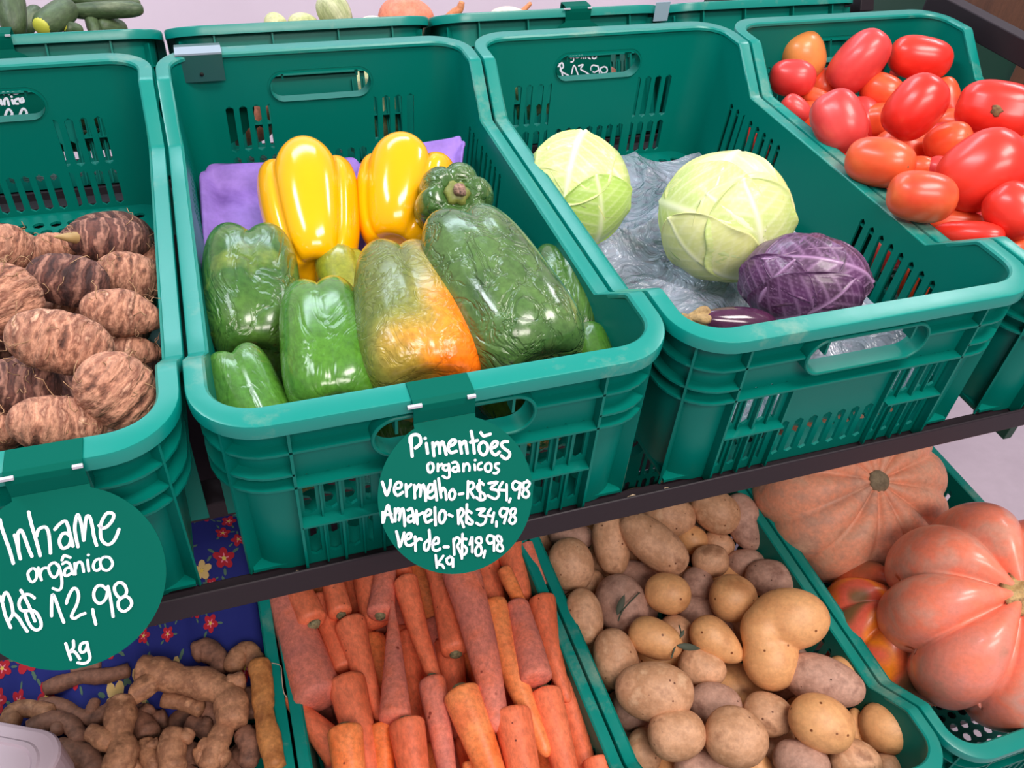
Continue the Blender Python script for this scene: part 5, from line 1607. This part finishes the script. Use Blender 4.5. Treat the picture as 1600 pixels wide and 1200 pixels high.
GP = [
    ([(215, 1046), (245, 1052), (282, 1062), (318, 1068), (350, 1082), (362, 1106), (362, 1138)], 24, .135, 0, [((250, 1055), (215, 1082), (202, 1086), 17), ((352, 1070), (385, 1062), 15)], 'largest ginger root, arching at the upper right of the pile'),
    ([(192, 1088), (188, 1118), (186, 1150), (192, 1178), (172, 1215)], 23, .140, 0, [((178, 1165), (150, 1148), (137, 1143), 15)], 'thick ginger root standing upright in the middle'),
    ([(58, 1100), (95, 1104), (125, 1118), (150, 1122), (182, 1096)], 12, .115, 1, [((140, 1118), (150, 1092), 9)], 'thin forked dark ginger root left of the upright one'),
    ([(66, 1078), (100, 1066), (130, 1058), (166, 1056), (205, 1046)], 12, .100, 1, [], 'slender ginger root lying by the floral cloth'),
    ([(12, 1140), (24, 1112), (50, 1108), (84, 1118)], 15, .120, 0, [], 'stubby ginger root at the far left'),
    ([(42, 1142), (80, 1126), (112, 1134), (128, 1162)], 15, .125, 1, [((92, 1130), (88, 1148), 11)], 'knobbly ginger root above the pale card'),
    ([(272, 1210), (268, 1172), (276, 1138)], 21, .140, 0, [((285, 1160), (298, 1140), 13)], 'bright ginger root at the lower centre, upright'),
    ([(324, 1205), (338, 1165), (356, 1130), (374, 1116)], 18, .130, 0, [((338, 1175), (312, 1160), 12)], 'ginger root with a side knob at the lower right'),
    ([(300, 1022), (322, 1016), (342, 1030), (346, 1052)], 17, .105, 1, [], 'dim ginger root near the cloth, upper right'),
    ([(360, 1050), (374, 1024), (390, 1016), (402, 1040)], 15, .115, 0, [], 'small curled ginger root by the crate rim'),
    ([(404, 1032), (410, 1070), (412, 1110), (420, 1150), (432, 1205)], 17, .140, 2, [], 'long ringed orange root against the right rim'),
    ([(252, 1092), (285, 1098), (318, 1110)], 12, .115, 0, [], 'short straight ginger root under the largest one'),
    ([(224, 1158), (232, 1180), (246, 1205)], 15, .125, 0, [((228, 1170), (250, 1158), 10)], 'small ginger root right of the upright one'),
    ([(304, 1190), (330, 1178), (352, 1196)], 19, .125, 0, [], 'ginger knob at the lower picture edge'),
    ([(84, 1170), (112, 1176), (140, 1186), (152, 1210)], 20, .120, 1, [], 'dark ginger root right of the pale card'),
    ([(376, 1140), (392, 1166), (384, 1200)], 17, .120, 1, [((385, 1160), (372, 1150), 10)], 'dark ginger root beside the ringed orange one'),
    ([(210, 1110), (240, 1125), (262, 1120)], 15, .095, 1, [], 'shadowed ginger root deep in the centre'),
    ([(290, 1130), (320, 1140), (330, 1160)], 14, .100, 1, [((318, 1138), (326, 1122), 10)], 'clustered small ginger knobs in the right centre'),
    ([(110, 1050), (135, 1044), (160, 1042)], 10, .095, 1, [], 'tiny ginger piece touching the floral cloth'),
    ([(220, 1190), (205, 1205), (198, 1225)], 16, .115, 0, [], 'ginger end peeking out at the lower centre'),
    ([(20, 1170), (50, 1165), (80, 1175)], 18, .100, 1, [], 'ginger root mostly hidden by the pale card')]
for i, (ch, w_, z, m, br, lb) in enumerate(GP):
    P = [px(u, v, 2, LZ + z) for u, v in ch]; C = np.mean(P, 0); k = mpp(C)
    rads = [w_ * k * f for f in [1.0, 1.08, .92, 1.05, .95, 1.06, 1.0][:len(ch)]]
    bits = [knob([p - C for p in P], rads, i + 3)]
    for b in br:
        q = [px(u, v, 2, LZ + z + .004) - C for u, v in b[:-1]]
        if len(q) == 2: q = [q[0], (q[0] + q[1]) / 2, q[1]]
        bits.append(knob(q, [b[-1] * k * 1.1, b[-1] * k, b[-1] * k * .9], i + 30))
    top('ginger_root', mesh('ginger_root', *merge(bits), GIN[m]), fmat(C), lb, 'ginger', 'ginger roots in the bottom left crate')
for i in range(42):
    x = .045 + .046 * (i % 7); y = .05 + .062 * (i // 7)
    C = LOW + np.array([-PITCH + x, y, .075 + .016 * (i % 3)])
    a = i * 1.3
    d = np.array([math.cos(a), math.sin(a), .2]) * .03
    e = np.array([-math.sin(a), math.cos(a), .1]) * .02
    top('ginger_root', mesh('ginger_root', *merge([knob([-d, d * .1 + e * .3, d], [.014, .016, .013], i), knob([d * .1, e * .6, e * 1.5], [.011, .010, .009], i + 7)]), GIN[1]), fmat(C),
        'dark ginger root beneath the upper roots', 'ginger', 'ginger roots in the bottom left crate')

# ---------------------------------------------------------------- floral cloth lining the ginger crate
CLO = plain('royal_blue_cloth', (22, 34, 120), .8, bump=.1, bscale=900)
PET_R = plain('red_petal_print', (190, 24, 44), .8); PET_Y = plain('cream_petal_print', (226, 190, 120), .8)
CEN_Y = plain('yellow_flower_centre', (236, 200, 90), .8); PINK = plain('pink_petal_vein', (240, 130, 150), .8); LFG = plain('grey_green_leaf_print', (86, 116, 96), .8)


def cloth_pt(s, t):
    """s along the row 0..1, t from the pile up over the rear wall 0..1"""
    x = -PITCH + .018 + .326 * s
    path = [(.36, .085), (.47, .098), (.535, .115), (.575, .150), (.594, .186), (.603, .194), (.620, .190), (.626, .150)]
    q = t * (len(path) - 1); i = min(int(q), len(path) - 2); f = q - i
    y = path[i][0] * (1 - f) + path[i + 1][0] * f; z = path[i][1] * (1 - f) + path[i + 1][1] * f
    z += .003 * math.sin(s * 21 + t * 4) + .002 * math.sin(s * 47); y += .003 * math.sin(s * 16 + 2) * (1 if t < .6 else 0)
    return LOW + np.array([x, y, z])


C = cloth_pt(.5, .4)
V, F = [], []
n, m = 70, 56
for j in range(m + 1):
    for i in range(n + 1): V.append(cloth_pt(i / n, j / m) - C)
for j in range(m):
    for i in range(n):
        q = j * (n + 1) + i; F.append((q, q + 1, q + n + 2, q + n + 1))
cl = top('floral_cloth', None, fmat(C), 'royal blue cloth printed with red and cream flowers behind the ginger', 'cloth')
part('cloth', solid(mesh('cloth', V, F, CLO), .001), cl)
rs = random.Random(21)
PR = {'red': ([], [], PET_R), 'cream': ([], [], PET_Y), 'cen': ([], [], CEN_Y), 'pink': ([], [], PINK), 'leaf': ([], [], LFG)}
LS, LT = .326, .36


def disc(key, s, t, r, n=8, lift=.0009, el=1.0, rot=0.0):
    V, F, _ = PR[key]
    b = len(V)
    def P(ss, tt):
        p = cloth_pt(ss, tt); e = .004
        du = cloth_pt(ss + e, tt) - cloth_pt(ss - e, tt); dv = cloth_pt(ss, min(1, tt + e)) - cloth_pt(ss, max(0, tt - e))
        nn = np.cross(du, dv); nn /= np.linalg.norm(nn)
        return p - C + nn * lift
    for k in range(n):
        a = 2 * math.pi * k / n
        x, y = r * math.cos(a) * el, r * math.sin(a)
        x, y = x * math.cos(rot) - y * math.sin(rot), x * math.sin(rot) + y * math.cos(rot)
        V.append(P(s + x / LS, t + y / LT))
    F.append(tuple(range(b, b + n)))


done = []
for k in range(400):
    s, t = rs.uniform(.03, .97), rs.uniform(.05, .85)
    kind = 'cream' if rs.random() < .3 else 'red'
    R_ = .0135 if kind == 'cream' else rs.choice([.010, .0145, .008])
    if any(math.hypot((s - a) * LS, (t - b) * LT) < (R_ + c) * 1.05 for a, b, c in done): continue
    done.append((s, t, R_)); a0 = rs.uniform(0, 6)
    for q in range(5):
        a = a0 + q * 2 * math.pi / 5
        disc(kind, s + R_ * .58 * math.cos(a) / LS, t + R_ * .58 * math.sin(a) / LT, R_ * .36, 8, .0007 + .00003 * q, 1.25, a)
    if kind == 'red':
        for q in range(5):
            a = a0 + q * 2 * math.pi / 5
            disc('pink', s + R_ * .3 * math.cos(a) / LS, t + R_ * .3 * math.sin(a) / LT, R_ * .08, 6, .0009, 2.8, a)
    disc('cen', s, t, R_ * .2, 8, .0010)
    for q in range(3):
        a = a0 + .6 + q * 2.1
        disc('leaf', s + R_ * 1.25 * math.cos(a) / LS, t + R_ * 1.25 * math.sin(a) / LT, R_ * .14, 6, .0006, 2.6, a)
for nm, key in (('red_flowers', 'red'), ('cream_flowers', 'cream'), ('flower_centres', 'cen'), ('petal_veins', 'pink'), ('leaf_print', 'leaf')):
    o = part(nm, mesh(nm, PR[key][0], PR[key][1], PR[key][2], False), cl); o['kind'] = 'stuff'

# ---------------------------------------------------------------- pale rounded lid near the customer, lower left
LID = plain('pale_grey_plastic', (206, 186, 196), .45)
bm = bmesh.new()
cs = [(-.22, -.16), (.0, -.16), (.0, .06), (-.22, .06)]
n = 8; loop = []
for (cx_, cy_, a0) in ((-.03, .03, 0), (-.24, .03, 90), (-.24, -.20, 180), (-.03, -.20, 270)):
    for k in range(n + 1):
        a = math.radians(a0 + 90 * k / n); loop.append((cx_ + .03 * math.cos(a), cy_ + .03 * math.sin(a)))
layers = [(0.0, -.055), (0.0, -.004), (.0012, -.001), (.004, 0.0), (.012, 0.0), (.0135, .0016), (.0165, .0016), (.018, -.001)]
rings = []
cxm, cym = -.135, -.085
for ins_, z in layers:
    ring_ = []
    for (x, y) in loop:
        f = 1 - ins_ / .115
        ring_.append(bm.verts.new((cxm + (x - cxm) * f, cym + (y - cym) * f, z)))
    rings.append(ring_)
for a, b in zip(rings, rings[1:]):
    for i in range(len(a)):
        j = (i + 1) % len(a); bm.faces.new((a[i], a[j], b[j], b[i]))
bm.faces.new(rings[-1])
me = bpy.data.meshes.new('lid'); bm.to_mesh(me); bm.free(); me.materials.append(LID)
C = px(62, 1238, 2, LZ + .246)
top('plastic_box', me, fmat(C) @ Matrix.Rotation(math.radians(-27), 4, 'Z'), 'pale grey plastic box with rounded corners at the lower left', 'box')

# ---------------------------------------------------------------- rear row produce
CUC = skin('cucumber_skin', [(44, 62, 38), (78, 96, 62), (60, 80, 48), (110, 120, 88)], 20, .5, stretch=(2, 2, .6), bump=.4, bscale=120, rnd=.1)
CUCY = plain('cucumber_pale_end', (196, 196, 70), .5)
RG = 'cucumbers in the rear crate'
for i, (a, b, w_, y1, y2, lb, yl) in enumerate([
        ((14, -30), (22, 56), 42, .90, .84, 'greyish cucumber standing at the far left of the rear crate', 0),
        ((62, 44), (112, 10), 42, .84, .90, 'cucumber with a yellow end in the rear crate', 1),
        ((108, 18), (224, 14), 26, .92, .90, 'slim dark cucumber lying across to the right, rear crate', 0),
        ((100, -4), (220, 6), 22, .96, .95, 'dark green cucumber at the top picture edge', 0),
        ((150, 56), (140, 14), 22, .88, .93, 'short cucumber end above the rear crate rim', 0),
        ((100, 42), (128, 50), 22, .86, .87, 'small pale-tipped cucumber at the rear rim', 1),
        ((152, 40), (196, 48), 32, .90, .92, 'thick olive cucumber at the right end of the heap', 0),
        ((30, 52), (60, 14), 30, .93, .98, 'dark cucumber behind the yellow-ended one', 0)]):
    P1, P2 = px(a[0], a[1], 1, y1), px(b[0], b[1], 1, y2)
    C = (P1 + P2) / 2; M = fmat(C, CC - C, P2 - P1); L_ = np.linalg.norm(P2 - P1); R_ = w_ / 2 * mpp(C)
    V, F = surf(L_, R_, sup(3.2), 22, 24, i + 600, .03, 1.2, bend=.03 if i in (2, 3) else 0)
    ps = []
    if yl:
        V2, F2 = surf(R_ * .9, R_ * .72, sup(2.4), 10, 18, 5, .02); V2 = V2 + np.array([0, 0, -L_ / 2 + R_ * .36])
        ps = [('fruit', mesh('fruit', V, F, CUC)), ('pale_end', mesh('end', V2, F2, CUCY))]
    add_thing('cucumber', mesh('cucumber', V, F, CUC), M, lb, 'cucumber', RG, ps)
mC = mesh('cucumber', *surf(.17, .02, sup(3.2), 12, 14, 3, .03), CUC)
for i in range(12):
    C = rear(-PITCH + .10 + .16 * (i % 2), .05 + .045 * (i // 2) + .02 * (i % 2), .06 + .03 * (i % 3))
    top('cucumber', mC, fmat(C, (0, 0, 1), (1, .1 * (i % 3), 0)), 'cucumber lying lower in the rear crate', 'cucumber', RG)
CHA = skin('chayote_skin', [(150, 160, 90), (196, 200, 140), (210, 206, 160)], 30, .5, bump=.2, rnd=.05)
CHS = skin('striped_squash_skin', [(86, 100, 60), (176, 184, 130), (206, 206, 164), (120, 130, 84)], 12, .5, stretch=(3, 3, .4), bump=.2, rnd=.02)
ORS = skin('salmon_squash_skin', [(226, 128, 98), (236, 148, 118)], 10, .45, bump=.1, rnd=.02)
PAL = skin('pale_root_skin', [(222, 206, 186), (236, 224, 204)], 12, .5, bump=.1, rnd=.02)
GAR = skin('dry_ginger_tip', [(206, 120, 74), (226, 150, 104)], 40, .6, bump=.3, rnd=.02)


def rear_item(nm, cat, u, v, a, b, phi, y, m, lb, grp, lobes=0):
    C = px(u, v, 1, y); k = mpp(C)
    w = CC - C; w /= np.linalg.norm(w)
    Rx = CR[:, 0] - w * (CR[:, 0] @ w); Rx /= np.linalg.norm(Rx); Uy = np.cross(w, Rx)
    ph = math.radians(phi); ax = math.cos(ph) * Rx - math.sin(ph) * Uy
    V, F = surf(2 * a * k, b * k, egg(.25), 22, 36, int(u), .03, 1.2, lobes=lobes, lamp=.1 if lobes else 0)
    return top(nm, mesh(nm, V, F, m), fmat(C, w, ax), lb, cat, grp)


rear_item('chayote', 'chayote', 431, 38, 18, 17, 0, .86, CHA, 'small pale green chayote above the rear rim, leftmost', 'chayotes in the rear crate')
rear_item('chayote', 'chayote', 474, 38, 24, 18, 0, .87, CHA, 'pale chayote next to the striped squash', 'chayotes in the rear crate')
rear_item('squash', 'squash', 524, 22, 34, 26, 60, .87, CHS, 'striped green squash peeking over the rear crate', None, 5)
rear_item('squash', 'squash', 635, 30, 44, 34, 0, .90, ORS, 'salmon coloured squash behind the rear rim', None)
rear_item('onion', 'onion', 584, 40, 24, 14, 0, .86, PAL, 'whitish vegetable beside the salmon squash', None)
rear_item('onion', 'onion', 795, 30, 34, 18, 0, .88, PAL, 'cream coloured vegetable above the rear crate, right of the orange tip', None)
P = [px(u, v, 1, .87) for u, v in ((698, 36), (708, 22), (718, 14), (722, 2))]; C = P[0]; k = mpp(C)
top('ginger_root', mesh('ginger_root', *merge([knob([p - C for p in P], [11 * k, 8 * k, 6 * k, 4 * k], 3)]), GAR), fmat(C), 'orange knobbly root tip above the rear crate', 'ginger')
P = [px(u, v, 1, .90) for u, v in ((800, 30), (818, 16), (830, 4))]; C = P[0]
top('ginger_root', mesh('ginger_root', *merge([knob([p - C for p in P], [6 * k, 4 * k, 3 * k], 4)]), GAR), fmat(C), 'thin orange root tip beside the cream vegetable', 'ginger')
mh = mesh('chayote', *surf(.11, .042, egg(.3), 14, 18, 3, .04, 1.2, lobes=5, lamp=.08), CHA)
mo = mesh('chayote', *surf(.10, .040, egg(.2), 14, 18, 5, .04, 1.2), ORS)
for cr_ in (0, 1, 2):
    for i in range(12):
        C = rear(cr_ * PITCH + .085 + .095 * (i % 3), .07 + .10 * (i // 3), .07 + .015 * (i % 2))
        top('chayote', mh if (i + cr_) % 3 else mo, fmat(C, (0, 0, 1), (math.cos(i), math.sin(i), 0)), 'vegetable inside the rear crates, glimpsed through the slots', 'chayote', 'vegetables in the rear crates')
# pale sticker on the rear crate
c = px(1034, 18, 1, REAR0[1] - .002)
V, F = [], []
box(V, F, (-.012, -.0005, -.014), (.012, .0005, .014))
top('price_sticker', mesh('sticker', V, F, plain('pale_blue_sticker', (150, 176, 190), .4), False), fmat(c), 'small pale blue sticker on the rear crate rim', 'sticker')

# ---------------------------------------------------------------- things to the right behind the guard rail
WOOD = skin('brown_wood', [(70, 44, 30), (104, 66, 44), (86, 54, 36)], 4, .5, stretch=(6, 6, .6), bump=.2, bscale=30, rnd=0)
DKG = plain('dark_green_panel', (14, 62, 44), .5)
r = top('neighbour_stand', None, fmat((1.40, .45, -.1)), 'dark green and brown wooden stand beyond the steel rail', 'stand')
for nm, lo, hi, m in (('side_panel', (0, -.10, -.45), (.02, 1.3, .25), DKG), ('post', (-.012, .16, -.8), (.03, .24, .45), WOOD), ('post', (-.012, .9, -.8), (.03, .98, .45), WOOD), ('top_rail', (-.014, -.12, .20), (.03, 1.3, .25), WOOD), ('bottom_rail', (-.014, -.12, -.20), (.03, 1.3, -.13), WOOD)):
    V, F = [], []
    box(V, F, lo, hi); part(nm, bevelled(mesh(nm, V, F, m, False), .002, 2), r)

# dry scraps that fell on the shelf edge
rs = random.Random(77)
SCR = plain('dry_onion_scrap', (196, 170, 140), .7)
V, F = [], []
for i in range(26):
    c = np.array([rs.uniform(-.3, 1.05), rs.uniform(.002, .012), .0]); b = len(V); s_ = rs.uniform(.0015, .004); a = rs.uniform(0, 3)
    for k_ in range(5):
        t = a + 2 * math.pi * k_ / 5; V.append(c + np.array([s_ * math.cos(t) * 1.6, s_ * .7 * math.sin(t), .0008 * (k_ % 2)]))
    F.append(tuple(range(b, b + 5)))
o = top('vegetable_scraps', solid(mesh('scraps', V, F, SCR, False), .0004), fmat((0, 0, 0)), 'tiny dry scraps lying on the steel shelf edge', 'scraps'); o['kind'] = 'stuff'
